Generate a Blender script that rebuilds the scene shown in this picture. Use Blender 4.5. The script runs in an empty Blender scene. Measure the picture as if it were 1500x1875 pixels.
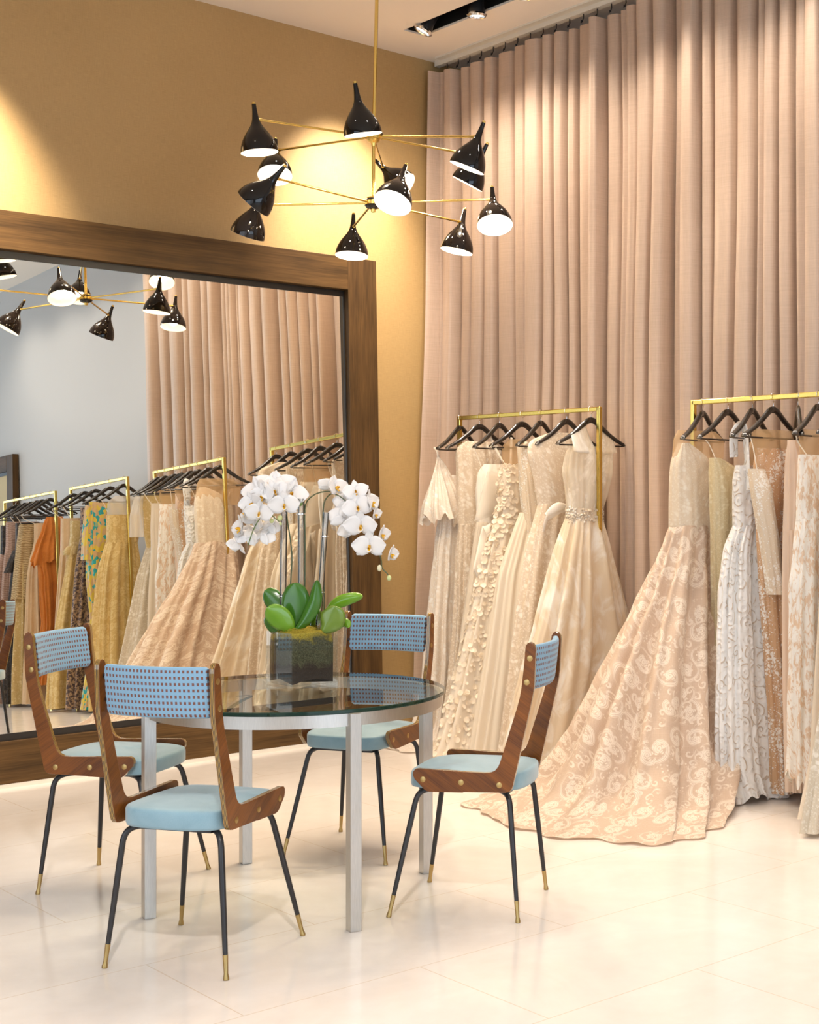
import bpy, math, random
import numpy as np
from mathutils import Vector, Matrix, noise as mnoise

C = bpy.context.scene.collection
S = bpy.context.scene
PI = math.pi
R = math.radians

# ------------------------------------------------------------------ camera
cam_d = bpy.data.cameras.new('camera')
cam = bpy.data.objects.new('camera', cam_d); C.objects.link(cam)
cam.location = (0, 0, 1.46)
cam.rotation_euler = (PI/2, 0, R(46.403) - PI/2)
cam_d.sensor_fit = 'HORIZONTAL'; cam_d.sensor_width = 36
cam_d.lens = 2604.16/1500*36
cam_d.shift_x = -(1115.9 - 750)/1500
cam_d.shift_y = (912.54 - 937.5)/1500
cam_d.clip_start = 0.05; cam_d.clip_end = 200
S.camera = cam
# ------------------------------------------------------------------ world, exposure
w = bpy.data.worlds.new('world'); S.world = w; w.use_nodes = True
bg = w.node_tree.nodes['Background']
bg.inputs[0].default_value = (0.62, 0.78, 1.0, 1); bg.inputs[1].default_value = 1.6
S.view_settings.view_transform = 'Standard'; S.view_settings.look = 'None'
S.view_settings.gamma = 1; S.view_settings.use_curve_mapping = False
S.view_settings.exposure = 0.0
cy = S.cycles
cy.max_bounces = 10; cy.diffuse_bounces = 5; cy.glossy_bounces = 6; cy.transmission_bounces = 8; cy.transparent_max_bounces = 16
cy.caustics_reflective = False; cy.caustics_refractive = False
cy.sample_clamp_indirect = 5; cy.use_denoising = True
try: cy.denoiser = 'OPENIMAGEDENOISE'
except Exception: pass

# ------------------------------------------------------------------ lights of the room and added fill
WARM = (1.0, .87, .735)
def aim(o, target):
    d = Vector(target) - o.location
    o.rotation_euler = d.to_track_quat('-Z', 'Y').to_euler()
def spot(loc, target, power, deg=60, blend=.6, col=WARM, size=.05):
    d = bpy.data.lights.new('spot_light', 'SPOT'); d.energy = power; d.color = col
    d.spot_size = R(deg); d.spot_blend = blend; d.shadow_soft_size = size
    o = bpy.data.objects.new('spot_light', d); C.objects.link(o); o.location = loc; aim(o, target)
    return o
SLOT_Y = [6.92, 6.51, 6.08, 5.25, 4.42, 3.6, 2.77, 1.9, 1.1, 0.2]
for i, y in enumerate(SLOT_Y):                      # the ceiling slot over the clothes racks
    spot((5.10, y, 4.19), (5.22, y - .12, 1.2), 68, 128, 1.0, WARM, .06)
spot((4.75, 4.9, 4.24), (5.45, 4.75, 2.2), 70, 46, .8)
for (x, y, tx, ty, p) in ((2.2, 5.2, 2.3, 4.6, 26), (3.6, 4.2, 3.5, 4.0, 26), (2.0, 2.4, 2.6, 3.2, 24), (3.8, 2.2, 3.9, 2.6, 26),
                          (1.4, 0.2, 2.6, .6, 50), (3.6, 0.0, 3.8, .2, 48), (3.7, 6.1, 4.2, 5.6, 30), (.6, 4.4, .8, 4.4, 60),
                          (2.6, -2.2, 2.8, -2.2, 60), (-.6, 1.6, -.4, 1.8, 60)):   # unseen downlights, added for overall light
    spot((x, y, 4.26), (tx, ty, 0), p*.85, 110, .9, (1, .93, .86), .05)
spot((.4, .9, 4.24), (2.9, 4.5, 0), 460, 54, .9, (1, .93, .86), .06)      # accent light on the table group
spot((2.35, 6.70, 4.22), (2.42, 7.5, 2.8), 760, 62, .9)          # wall washers
spot((4.78, 6.80, 4.22), (4.84, 7.5, 3.0), 480, 58, 1.0)
spot((-.2, 6.75, 4.22), (-.2, 7.5, 2.9), 110, 62, .9)
def daylight(loc, rot, sx, sy, power, col):
    d = bpy.data.lights.new('daylight_fill', 'AREA'); d.shape = 'RECTANGLE'; d.size = sx; d.size_y = sy; d.energy = power; d.color = col
    o = bpy.data.objects.new('daylight_fill', d); C.objects.link(o); o.location = loc; o.rotation_euler = rot
daylight((1.5, -6.8, 1.9), (PI/2, 0, 0), 7.0, 3.2, 170, (.70, .84, 1))
daylight((-3.05, 1.0, 1.9), (PI/2, 0, -PI/2), 8.0, 3.2, 120, (.93, .96, 1))  # added soft fill on curtain and gowns, set at the invented left window

# ------------------------------------------------------------------ node helpers
class NT:
    def __init__(s, name):
        s.m = bpy.data.materials.new(name); s.m.use_nodes = True
        s.t = s.m.node_tree; s.t.nodes.clear()
        s.out = s.t.nodes.new('ShaderNodeOutputMaterial')
    def n(s, typ, **kw):
        x = s.t.nodes.new('ShaderNode' + typ)
        for k, v in kw.items():
            if k in x.inputs.keys(): s.put(x.inputs[k], v)
            else: setattr(x, k, v)
        return x
    def put(s, sock, v):
        if hasattr(v, 'is_output'): s.t.links.new(v, sock)
        elif isinstance(v, bpy.types.Node): s.t.links.new(v.outputs[0], sock)
        else:
            if isinstance(v, tuple) and len(v) == 3 and sock.type == 'RGBA': v = v + (1,)
            sock.default_value = v
    def math(s, op, a, b=0.0, c=None, clamp=False):
        x = s.t.nodes.new('ShaderNodeMath'); x.operation = op; x.use_clamp = clamp
        s.put(x.inputs[0], a); s.put(x.inputs[1], b)
        if c is not None: s.put(x.inputs[2], c)
        return x.outputs[0]
    def vmath(s, op, a, b=(0, 0, 0)):
        x = s.t.nodes.new('ShaderNodeVectorMath'); x.operation = op
        s.put(x.inputs[0], a)
        if op == 'SCALE': s.put(x.inputs['Scale'], b)
        else: s.put(x.inputs[1], b)
        return x.outputs[0]
    def mix(s, f, a, b):
        x = s.t.nodes.new('ShaderNodeMix'); x.data_type = 'RGBA'
        s.put(x.inputs[0], f); s.put(x.inputs[6], a); s.put(x.inputs[7], b)
        return x.outputs[2]
    def ramp(s, v, stops, interp='LINEAR'):
        x = s.t.nodes.new('ShaderNodeValToRGB'); x.color_ramp.interpolation = interp
        e = x.color_ramp.elements
        while len(e) < len(stops): e.new(.5)
        for k, (p, c) in enumerate(stops):
            e[k].position = p
            if not isinstance(c, tuple): c = (c, c, c)
            e[k].color = c + (1,)
        s.put(x.inputs[0], v)
        return x.outputs[0]
    def sstep(s, v, lo, hi):
        x = s.t.nodes.new('ShaderNodeMapRange'); x.interpolation_type = 'SMOOTHSTEP'
        s.put(x.inputs[0], v); s.put(x.inputs[1], lo); s.put(x.inputs[2], hi)
        return x.outputs[0]
    def obj(s): return s.n('TexCoord').outputs['Object']
    def mapping(s, v, scale=(1, 1, 1), rot=(0, 0, 0), loc=(0, 0, 0)):
        x = s.n('Mapping'); s.put(x.inputs[0], v); s.put(x.inputs[1], loc); s.put(x.inputs[2], rot); s.put(x.inputs[3], scale)
        return x.outputs[0]
    def noise(s, v, scale, detail=2, rough=.5, dist=0.0, out='Fac'):
        x = s.n('TexNoise'); s.put(x.inputs['Vector'], v)
        x.inputs['Scale'].default_value = scale; x.inputs['Detail'].default_value = detail; x.inputs['Roughness'].default_value = rough
        x.inputs['Distortion'].default_value = dist
        return x.outputs[out]
    def voro(s, v, scale, feature='F1', out='Distance', rnd=1.0):
        x = s.n('TexVoronoi', feature=feature); s.put(x.inputs['Vector'], v)
        x.inputs['Scale'].default_value = scale; x.inputs['Randomness'].default_value = rnd
        return x.outputs[out]
    def bump(s, h, strength=.3, dist=.01):
        x = s.n('Bump'); x.inputs['Strength'].default_value = strength; x.inputs['Distance'].default_value = dist
        s.put(x.inputs['Height'], h); return x.outputs[0]
    def pbr(s, color, rough=.5, metal=0.0, normal=None, sheen=0.0, spec=.5, coat=0.0, coat_rough=.03, aniso=0.0):
        x = s.n('BsdfPrincipled')
        s.put(x.inputs['Base Color'], color); s.put(x.inputs['Roughness'], rough); s.put(x.inputs['Metallic'], metal)
        x.inputs['Specular IOR Level'].default_value = spec
        if sheen: x.inputs['Sheen Weight'].default_value = sheen; x.inputs['Sheen Roughness'].default_value = .4
        if coat: x.inputs['Coat Weight'].default_value = coat; x.inputs['Coat Roughness'].default_value = coat_rough
        if aniso: x.inputs['Anisotropic'].default_value = aniso
        if normal is not None: s.put(x.inputs['Normal'], normal)
        return x.outputs[0]
    def mixs(s, f, a, b):
        x = s.n('MixShader'); s.put(x.inputs[0], f); s.put(x.inputs[1], a); s.put(x.inputs[2], b); return x.outputs[0]
    def done(s, sh): s.put(s.out.inputs[0], sh); return s.m
MATS = {}
def simple(name, color, rough=.5, metal=0.0, **kw):
    if name not in MATS:
        t = NT(name); MATS[name] = t.done(t.pbr(color, rough, metal, **kw))
    return MATS[name]

# ------------------------------------------------------------------ mesh helpers
class MB:
    def __init__(s): s.v = []; s.f = []; s.mi = []; s.uv = None
    def add(s, verts, faces, mi=0):
        o = len(s.v); s.v += [tuple(p) for p in verts]
        s.f += [tuple(i + o for i in f) for f in faces]; s.mi += [mi]*len(faces); return s
    def box(s, x0, x1, y0, y1, z0, z1, mi=0, M=None):
        v = [Vector((x, y, z)) for z in (z0, z1) for y in (y0, y1) for x in (x0, x1)]
        if M is not None: v = [M @ p for p in v]
        return s.add(v, [(0, 2, 3, 1), (4, 5, 7, 6), (0, 1, 5, 4), (2, 6, 7, 3), (0, 4, 6, 2), (1, 3, 7, 5)], mi)
    def tube(s, path, rad, n=10, mi=0, cap=True, flat=1.0):
        P = [Vector(p) for p in path]
        if not hasattr(rad, '__len__'): rad = [rad]*len(P)
        T = []
        for i in range(len(P)):
            a = P[max(0, i-1)]; b = P[min(len(P)-1, i+1)]; T.append((b-a).normalized())
        up = Vector((0, 0, 1)) if abs(T[0].z) < .9 else Vector((1, 0, 0))
        nrm = (up - T[0]*up.dot(T[0])).normalized(); vs = []
        for i in range(len(P)):
            nrm = (nrm - T[i]*nrm.dot(T[i])).normalized(); bi = T[i].cross(nrm)
            for k in range(n):
                a = 2*PI*k/n
                vs.append(P[i] + (nrm*math.cos(a) + bi*math.sin(a)*flat)*rad[i])
        fs = [(i*n+k, i*n+(k+1) % n, (i+1)*n+(k+1) % n, (i+1)*n+k) for i in range(len(P)-1) for k in range(n)]
        if cap: fs += [tuple(range(n-1, -1, -1)), tuple(range((len(P)-1)*n, len(P)*n))]
        return s.add(vs, fs, mi)
    def lathe(s, prof, n=32, M=None, mi=0):           # prof: (r, z)
        vs = []
        for r, z in prof:
            for k in range(n):
                a = 2*PI*k/n; p = Vector((r*math.cos(a), r*math.sin(a), z)); vs.append(M @ p if M is not None else p)
        fs = [(i*n+k, i*n+(k+1) % n, (i+1)*n+(k+1) % n, (i+1)*n+k) for i in range(len(prof)-1) for k in range(n)]
        return s.add(vs, fs, mi)
    def ball(s, c, r, n=12, sc=(1, 1, 1), M=None, mi=0):
        m = n//2; pr = [(math.sin(PI*i/m)*1.0, -math.cos(PI*i/m)) for i in range(m+1)]
        vs = []; c = Vector(c)
        for rr, z in pr:
            rr = max(rr, 1e-3)
            for k in range(n):
                a = 2*PI*k/n; p = Vector((rr*math.cos(a)*r*sc[0], rr*math.sin(a)*r*sc[1], z*r*sc[2]))
                vs.append(c + (M @ p if M is not None else p))
        fs = [(i*n+k, i*n+(k+1) % n, (i+1)*n+(k+1) % n, (i+1)*n+k) for i in range(m) for k in range(n)]
        return s.add(vs, fs, mi)
    def prism(s, poly, y0, y1, side_mi=0, face_mi=0):   # poly in x,z extruded along y
        n = len(poly)
        vs = [(x, y0, z) for x, z in poly] + [(x, y1, z) for x, z in poly]
        s.add(vs, [tuple(range(n)), tuple(range(2*n-1, n-1, -1))], face_mi); o = len(s.v) - 2*n
        s.f += [(o+i, o+n+i, o+n+(i+1) % n, o+(i+1) % n) for i in range(n)]; s.mi += [side_mi]*n
        return s
    def grid(s, P, nu, nv, mi=0, closed=False):         # P flat list of nu rows with nv verts
        fs = []
        for i in range(nu-1):
            for k in range(nv if closed else nv-1):
                fs.append((i*nv+k, i*nv+(k+1) % nv, (i+1)*nv+(k+1) % nv, (i+1)*nv+k))
        return s.add(P, fs, mi)
    def build(s, name, mat, parent=None, smooth=True, bevel=0, sharp=35, loc=None, rot=None, seg=2):
        me = bpy.data.meshes.new(name); me.from_pydata(s.v, [], s.f)
        for m in (mat if isinstance(mat, (list, tuple)) else [mat]): me.materials.append(m)
        if any(s.mi): me.polygons.foreach_set('material_index', s.mi)
        me.update()
        vi = np.empty(len(me.loops), np.int32); me.loops.foreach_get('vertex_index', vi)
        if s.uv is None: A = np.array(s.v, float); uv = np.stack([A[:, 0] + .6*A[:, 1], A[:, 2]], 1)
        else: uv = np.asarray(s.uv, float)
        me.uv_layers.new(name='UVMap').data.foreach_set('uv', uv[vi].astype(np.float32).ravel())
        o = bpy.data.objects.new(name, me); C.objects.link(o)
        if parent is not None: o.parent = parent
        if loc is not None: o.location = loc
        if rot is not None: o.rotation_euler = rot
        if smooth:
            me.polygons.foreach_set('use_smooth', [True]*len(me.polygons))
            if sharp: me.set_sharp_from_angle(angle=R(sharp))
        if bevel:
            b = o.modifiers.new('bevel', 'BEVEL'); b.width = bevel; b.segments = seg; b.limit_method = 'ANGLE'; b.angle_limit = R(40)
        return o
def tag(o, label, cat, group=None, kind=None):
    o['label'] = label; o['category'] = cat
    if group: o['group'] = group
    if kind: o['kind'] = kind
    return o
def thing(name, label, cat, loc=(0, 0, 0), rz=0, group=None):
    o = bpy.data.objects.new(name, None); C.objects.link(o); o.empty_display_size = .1
    o.location = loc; o.rotation_euler = (0, 0, rz)
    return tag(o, label, cat, group)
def struct(o): o['kind'] = 'structure'; return o
def rebase(root, loc):                                  # put a thing's Empty at its base without moving its parts
    loc = Vector(loc); root.location = loc; inv = root.rotation_euler.to_matrix().inverted()
    for ch in bpy.data.objects:
        if ch.parent == root: ch.location = ch.location - inv @ loc
def copy_tree(o, parent=None):
    c = o.copy(); C.objects.link(c)
    if parent is not None: c.parent = parent
    for ch in [x for x in bpy.data.objects if x.parent == o]: copy_tree(ch, c)
    return c
def catmull(pts, n=8):
    P = [Vector(p) for p in pts]; out = []
    for i in range(len(P)-1):
        a = P[max(i-1, 0)]; b = P[i]; c = P[i+1]; d2 = P[min(i+2, len(P)-1)]
        for k in range(n):
            t = k/n
            out.append(.5*((2*b) + (c-a)*t + (2*a-5*b+4*c-d2)*t*t + (3*b-a-3*c+d2)*t**3))
    out.append(P[-1]); return out

# ------------------------------------------------------------------ basic materials
brass = simple('polished_brass', (.80, .56, .16), .22, 1.0)
old_brass = simple('aged_brass', (.46, .32, .13), .38, 1.0)
rack_brass = simple('rack_brass', (.83, .62, .17), .2, 1.0)
black_lacquer = simple('black_lacquer', (.006, .004, .0035), .05, spec=.42)
black_metal = simple('black_enamelled_steel', (.018, .016, .017), .32)
black_plastic = simple('black_housing', (.012, .012, .013), .4)
hanger_black = simple('black_painted_wood', (.014, .011, .010), .22, coat=.6)
chrome = simple('chrome_wire', (.8, .8, .8), .15, 1.0)
cream_paint = simple('ceiling_paint', (.93, .87, .79), .8)
white_paint = simple('white_wall_paint', (.50, .505, .51), .75)
white_enamel = simple('white_enamel', (.85, .82, .76), .4)
rail_white = simple('white_track', (.7, .66, .58), .4)

def m_wallpaper():
    t = NT('gold_grasscloth')
    v = t.obj()
    fine = t.noise(t.mapping(v, (6, 6, 260)), 3, 3, .6)
    weave = t.noise(t.mapping(v, (160, 160, 10)), 2, 2, .5)
    blot = t.noise(v, 1.3, 2, .5)
    h = t.math('ADD', fine, t.math('MULTIPLY', weave, .5))
    k = t.math('ADD', t.math('MULTIPLY', h, .55), t.math('MULTIPLY', blot, .25))
    col = t.ramp(k, [(.3, (.33, .205, .075)), (.75, (.52, .345, .145))])
    return t.done(t.pbr(col, .46, 0.0, t.bump(h, .25, .002), sheen=.15, spec=.6))
def m_wood(name, c0, c1, along=0, rough=.35, coat=0.0, rot=(0, 0, 0), size=1.0, contrast=1.0, spec=.5):
    """fine straight grain running along one local axis, with slow cathedral bands"""
    t = NT(name); v = t.mapping(t.obj(), (size, size, size), rot)
    def st(q, k): return tuple(q*(k if i == along else 1) for i in range(3))
    wv = t.noise(t.mapping(v, st(1, .35)), 3.0, 2, .5, out='Color')
    vv = t.vmath('ADD', v, t.vmath('SCALE', t.vmath('SUBTRACT', wv, (.5, .5, .5)), .10))
    band = t.noise(t.mapping(vv, st(16, .05)), 1, 3, .6); pore = t.noise(t.mapping(v, st(150, .03)), 1, 2, .6); blot = t.noise(v, 2.2, 2)
    k = t.math('ADD', t.math('MULTIPLY', band, .5*contrast), t.math('ADD', t.math('MULTIPLY', pore, .35), t.math('MULTIPLY', blot, .25)))
    col = t.ramp(k, [(.32, c0), (.78, c1)])
    return t.done(t.pbr(col, rough, 0, t.bump(pore, .06, .001), spec=spec, coat=coat, coat_rough=.06))
def m_floor():
    t = NT('polished_cream_marble'); v = t.obj()
    b = t.n('TexBrick', offset=.5, offset_frequency=2, squash=1.0)
    t.put(b.inputs['Vector'], t.mapping(v, (1, 1, 1), (0, 0, 0), (-3.238, -3.008, 0)))
    for k, q in (('Scale', 1.0), ('Mortar Size', .0022), ('Mortar Smooth', .1), ('Bias', 0.0), ('Brick Width', 1.218), ('Row Height', .609)): b.inputs[k].default_value = q
    b.inputs['Color1'].default_value = (0, 0, 0, 1); b.inputs['Color2'].default_value = (1, 1, 1, 1); b.inputs['Mortar'].default_value = (.5, .5, .5, 1)
    veins = t.noise(v, 1.6, 5, .6, 1.2); fl = t.noise(v, 14, 4, .6)
    k = t.math('ADD', t.math('MULTIPLY', veins, .7), t.math('ADD', t.math('MULTIPLY', fl, .2), t.math('MULTIPLY', b.outputs[0], .06)))
    col = t.ramp(k, [(.25, (.70, .635, .58)), (.7, (.82, .765, .72))])
    col = t.mix(t.math('MULTIPLY', b.outputs['Fac'], .75), col, (.62, .50, .38))
    return t.done(t.pbr(col, t.math('ADD', .10, t.math('MULTIPLY', fl, .06)), 0, spec=.5))
def m_curtain():
    t = NT('blush_silk_curtain'); v = t.obj()
    slub = t.noise(t.mapping(v, (3, 3, 120)), 2, 3, .6); fine = t.noise(t.mapping(v, (90, 90, 6)), 2, 2)
    wr = t.noise(t.mapping(v, (14, 14, 5)), 1, 3, .55, .6)
    k = t.math('ADD', t.math('MULTIPLY', slub, .6), t.math('MULTIPLY', fine, .4))
    col = t.ramp(k, [(.3, (.52, .375, .275)), (.7, (.63, .465, .35))])
    h = t.math('ADD', t.math('MULTIPLY', k, .3), t.math('MULTIPLY', wr, 2.0))
    p = t.pbr(col, .40, 0, t.bump(h, .25, .004), sheen=.25, spec=.55)
    tr = t.n('BsdfTranslucent'); t.put(tr.inputs[0], col)
    return t.done(t.mixs(.12, p, tr.outputs[0]))
def m_clear(name, tint=(.93, .98, .95), gloss=1.0):
    t = NT(name)
    fr = t.n('Fresnel'); fr.inputs['IOR'].default_value = 1.5
    tr = t.n('BsdfTransparent'); tr.inputs[0].default_value = tint + (1,)
    gl = t.n('BsdfGlossy'); gl.inputs['Roughness'].default_value = 0.0
    return t.done(t.mixs(t.math('MULTIPLY', fr.outputs[0], gloss), tr.outputs[0], gl.outputs[0]))
def m_glass(name, col=(1, 1, 1), ior=1.45):
    t = NT(name); g = t.n('BsdfGlass'); g.inputs['Color'].default_value = col + (1,); g.inputs['Roughness'].default_value = 0; g.inputs['IOR'].default_value = ior
    return t.done(g.outputs[0])
def m_emit(name, col, s):
    t = NT(name); e = t.n('Emission'); e.inputs[0].default_value = col + (1,); e.inputs[1].default_value = s; return t.done(e.outputs[0])
def m_brushed(name, col=(.72, .68, .63), rough=.3):
    t = NT(name); n = t.noise(t.mapping(t.obj(), (60, 60, 4)), 6, 3, .6)
    c = t.ramp(n, [(.3, tuple(k*.86 for k in col)), (.7, col)])
    return t.done(t.pbr(c, t.math('ADD', rough-.06, t.math('MULTIPLY', n, .14)), 1.0, t.bump(n, .03, .001)))
wallpaper = m_wallpaper(); floor_m = m_floor(); curtain_m = m_curtain()
mirror_glass = simple('mirror_silvering', (.90, .91, .88), .0, 1.0)
frame_wood_h = m_wood('dark_oak_horizontal', (.020, .010, .003), (.150, .078, .024), 0, .55, spec=.22)
frame_wood_v = m_wood('dark_oak_vertical', (.018, .009, .003), (.128, .066, .021), 2, .55, spec=.22)
frame_lip = simple('black_frame_lip', (.012, .009, .007), .5)
steel = m_brushed('brushed_steel', (.60, .565, .52), .36)
clear = m_clear('clear_glass', (.97, .985, .97)); table_clear = m_clear('table_glass', (.86, .94, .89), 1.15)

# ================================================================== STRUCTURE
X0, X1, Y0, Y1, ZC = -3.2, 5.80, -7.0, 7.50, 4.30
struct(MB().box(X0, X1, Y0, Y1, -.1, 0).build('floor', floor_m, smooth=False))
SX0, SX1, SY0, SY1 = 5.045, 5.20, .0, 7.11
m = MB()
m.box(X0, SX0, Y0, Y1, ZC, ZC+.3); m.box(SX1, X1, Y0, Y1, ZC, ZC+.3); m.box(SX0, SX1, SY1, Y1, ZC, ZC+.3); m.box(SX0, SX1, Y0, SY0, ZC, ZC+.3)
m.box(SX0, SX1, SY0, SY1, ZC+.28, ZC+.3, 1)
for a, b in ((SX0-.001, SX0+.003), (SX1-.003, SX1+.001)): m.box(a, b, SY0, SY1, ZC+.012, ZC+.28, 1)
m.box(SX0, SX1, SY1-.003, SY1+.001, ZC+.012, ZC+.28, 1)
struct(m.build('ceiling', [cream_paint, black_plastic], smooth=False))
struct(MB().box(X0, X1, Y1, Y1+.15, 0, ZC).build('wall_back', wallpaper, smooth=False))
struct(MB().box(X1, X1+.15, Y0, Y1, 0, ZC).build('wall_right', white_paint, smooth=False))
m = MB(); m.box(X0-.15, X0, Y0, -3.2, 0, ZC); m.box(X0-.15, X0, 5.2, Y1, 0, ZC); m.box(X0-.15, X0, -3.2, 5.2, 0, .25); m.box(X0-.15, X0, -3.2, 5.2, 3.6, ZC)
struct(m.build('wall_left', white_paint, smooth=False))
wn = bpy.data.objects.new('fill_window', None); C.objects.link(wn); struct(wn)  # unseen window, added to go with the fill light from the left
m = MB()
for y in (-3.2, -1.1, 1.0, 3.1, 5.15): m.box(X0-.1, X0-.03, y, y+.05, .25, 3.6)
m.box(X0-.1, X0-.03, -3.2, 5.2, .25, .30); m.box(X0-.1, X0-.03, -3.2, 5.2, 3.55, 3.6)
m.build('window_frame', black_plastic, wn, smooth=False)
MB().box(X0-.07, X0-.06, -3.15, 5.15, .3, 3.55).build('window_pane', clear, wn, smooth=False)
m = MB()                                                # shop front wall with one wide window
m.box(X0, -2.2, Y0-.15, Y0, 0, ZC); m.box(5.2, X1, Y0-.15, Y0, 0, ZC); m.box(-2.2, 5.2, Y0-.15, Y0, 0, .25); m.box(-2.2, 5.2, Y0-.15, Y0, 3.6, ZC)
struct(m.build('wall_front', white_paint, smooth=False))
wn = bpy.data.objects.new('window_1', None); C.objects.link(wn); struct(wn)
m = MB()
for x in (-2.2, .25, 2.7, 5.15): m.box(x, x+.05, Y0-.1, Y0-.03, .25, 3.6)
m.box(-2.2, 5.2, Y0-.1, Y0-.03, .25, .30); m.box(-2.2, 5.2, Y0-.1, Y0-.03, 3.55, 3.6)
m.build('window_frame', black_plastic, wn, smooth=False)
MB().box(-2.15, 5.15, Y0-.07, Y0-.06, .3, 3.55).build('window_pane', clear, wn, smooth=False)

# ================================================================== MIRROR
def make_mirror(label, x0, x1, top, bw, bt, lean_f, lean_g, glass_bot, group=None, woods=None, panel_m=None):
    """x0..x1 along local X, leaning back towards local +Y; origin at floor front."""
    root = thing('framed_panel' if panel_m else 'wall_mirror', label, 'framed panel' if panel_m else 'mirror', group=group)
    wh, wv = woods or (frame_wood_h, frame_wood_v)
    M = Matrix.Rotation(-lean_f, 4, 'X')
    def bd(a, b, c, d2, name, mt, y0=-.022, y1=.04):
        mm = MB().box(a, b, y0, y1, c, d2); mm.v = [tuple(M @ Vector(p)) for p in mm.v]
        return mm.build(name, mt, root, smooth=False, bevel=.003)
    bd(x0, x1-bw, top-bt, top, 'frame_rail', wh); bd(x0, x1-bw, .02, glass_bot, 'frame_rail', wh)
    bd(x1-bw, x1, .02, top, 'frame_stile', wv); bd(x0-bw, x0, .02, top, 'frame_stile', wv)
    l = .036; mm = MB()
    mm.box(x0, x1-bw, -.006, .001, top-bt-l, top-bt); mm.box(x0, x1-bw, -.006, .001, glass_bot, glass_bot+l)
    mm.box(x1-bw-.008, x1-bw, -.006, .001, glass_bot, top-bt); mm.box(x0, x0+.014, -.006, .001, glass_bot, top-bt)
    mm.v = [tuple(Matrix.Rotation(-lean_g, 4, 'X') @ Vector(p)) for p in mm.v]; mm.build('frame_lip', frame_lip, root, smooth=False)
    mm = MB().box(x0-bw+.05, x1-.05, -.02, .02, 0, .03); mm.build('plinth', rail_white, root, smooth=False)
    M2 = Matrix.Rotation(-lean_g, 4, 'X'); mm = MB().box(x0, x1-bw, 0, .004, glass_bot-.005, top-bt+.02)
    mm.v = [tuple(M2 @ Vector(p)) for p in mm.v]; g = mm.build('panel' if panel_m else 'mirror_glass', panel_m or mirror_glass, root, smooth=False)
    return root
mr = make_mirror('huge dark oak framed mirror leaning on the gold wall', .75, 5.015, 2.927, .206, .2, R(1.6), R(2.2156), .235)
mr.location = (0, 7.296, 0)
mr2 = make_mirror('dark framed beige panel leaning on the white wall, seen only as a reflection', .2, 2.6, 2.52, .17, .17, R(1.2), R(1.2), .2, panel_m=simple('flat_beige', (.50, .40, .22), .7))  # flat beige sheet in place of the glass
mr2.rotation_euler = (0, 0, -PI/2); mr2.location = (5.70, -.27, 0)

# ================================================================== CURTAIN
rnd = random.Random(5)
def curtain():
    root = thing('curtain', 'floor-length pleated blush silk curtain covering the wall behind the racks', 'curtain')
    ys = [7.44]; 
    px = [7.40, 7.28, 7.16, 7.02, 6.90, 6.72, 6.60, 6.42, 6.33, 6.24, 6.16, 6.00, 5.93, 5.80, 5.72, 5.62, 5.50, 5.38, 5.28, 5.17, 5.08, 4.90, 4.76, 4.70, 4.62, 4.53, 4.44, 4.32, 4.22, 4.10]
    ys += px
    while ys[-1] > 3.25: ys.append(ys[-1] - rnd.choice((.06, .085, .1, .12, .16, .2)))
    prof = []                                             # x,y pairs of the pleat line
    for i in range(len(ys)-1):
        a, b = ys[i], ys[i+1]; d2 = rnd.uniform(.085, .15)
        front = 5.56 - rnd.uniform(-.05, .04); back = front + d2 + .03
        wv = b - a
        prof += [(back, a + wv*.02), (back-.01, a + wv*.10), (front+.02, a + wv*.16), (front-.004, a + wv*.26), (front-.008, a + wv*.42),
                 (front + .002, a + wv*.62), (front+.02, a + wv*.80), (back-.02, a + wv*.93)]
    if True: prof[0] = (5.50, 7.47); prof[1] = (5.47, 7.455); prof[2] = (5.455, 7.44)
    P3 = catmull([(a, b, 0) for a, b in prof], 3)
    n = len(P3); NZ = 46; verts = []
    cx = 5.59
    for j in range(NZ):
        f = j/(NZ-1); z = 4.215*(1-f) + .012*f
        for i, p in enumerate(P3):
            k = .78 + .30*min(1, f*1.6)
            x = cx + (p.x-cx)*k + .012*mnoise.noise(Vector((p.y*3, z*.55, 2.)))
            flare = max(0, (p.y-6.85)/.62)
            y = p.y + .02*math.sin(z*1.1+p.y*9)*f + .018*mnoise.noise(Vector((p.y*4, z*.7, 7)))
            y = min(y, 7.485)
            x -= flare*flare*(.01+.16*max(0, f-.35)**1.2)
            verts.append((x, y, z))
    m = MB().grid(verts, NZ, n)
    fab = m.build('curtain_fabric', curtain_m, root, sharp=0)
    # second, shorter-sided return at the gold wall
    for i in range(36):
        y = 7.36 - i*.118
        h = MB().tube([(5.565, y, 4.268), (5.565, y, 4.238), (5.556, y, 4.216), (5.548, y, 4.206), (5.55, y, 4.222)], .004, 6)
        h.build('curtain_hook', black_metal, root)
    return root
curtain()
m = MB().box(5.545, 5.585, 3.1, 7.47, 4.262, ZC-.0005); m.box(5.50, 5.64, 3.1, 7.40, ZC-.012, ZC-.0005)
tag(m.build('curtain_track', rail_white, smooth=False), 'slim white curtain track along the ceiling above the blush curtain', 'curtain track')

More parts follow.
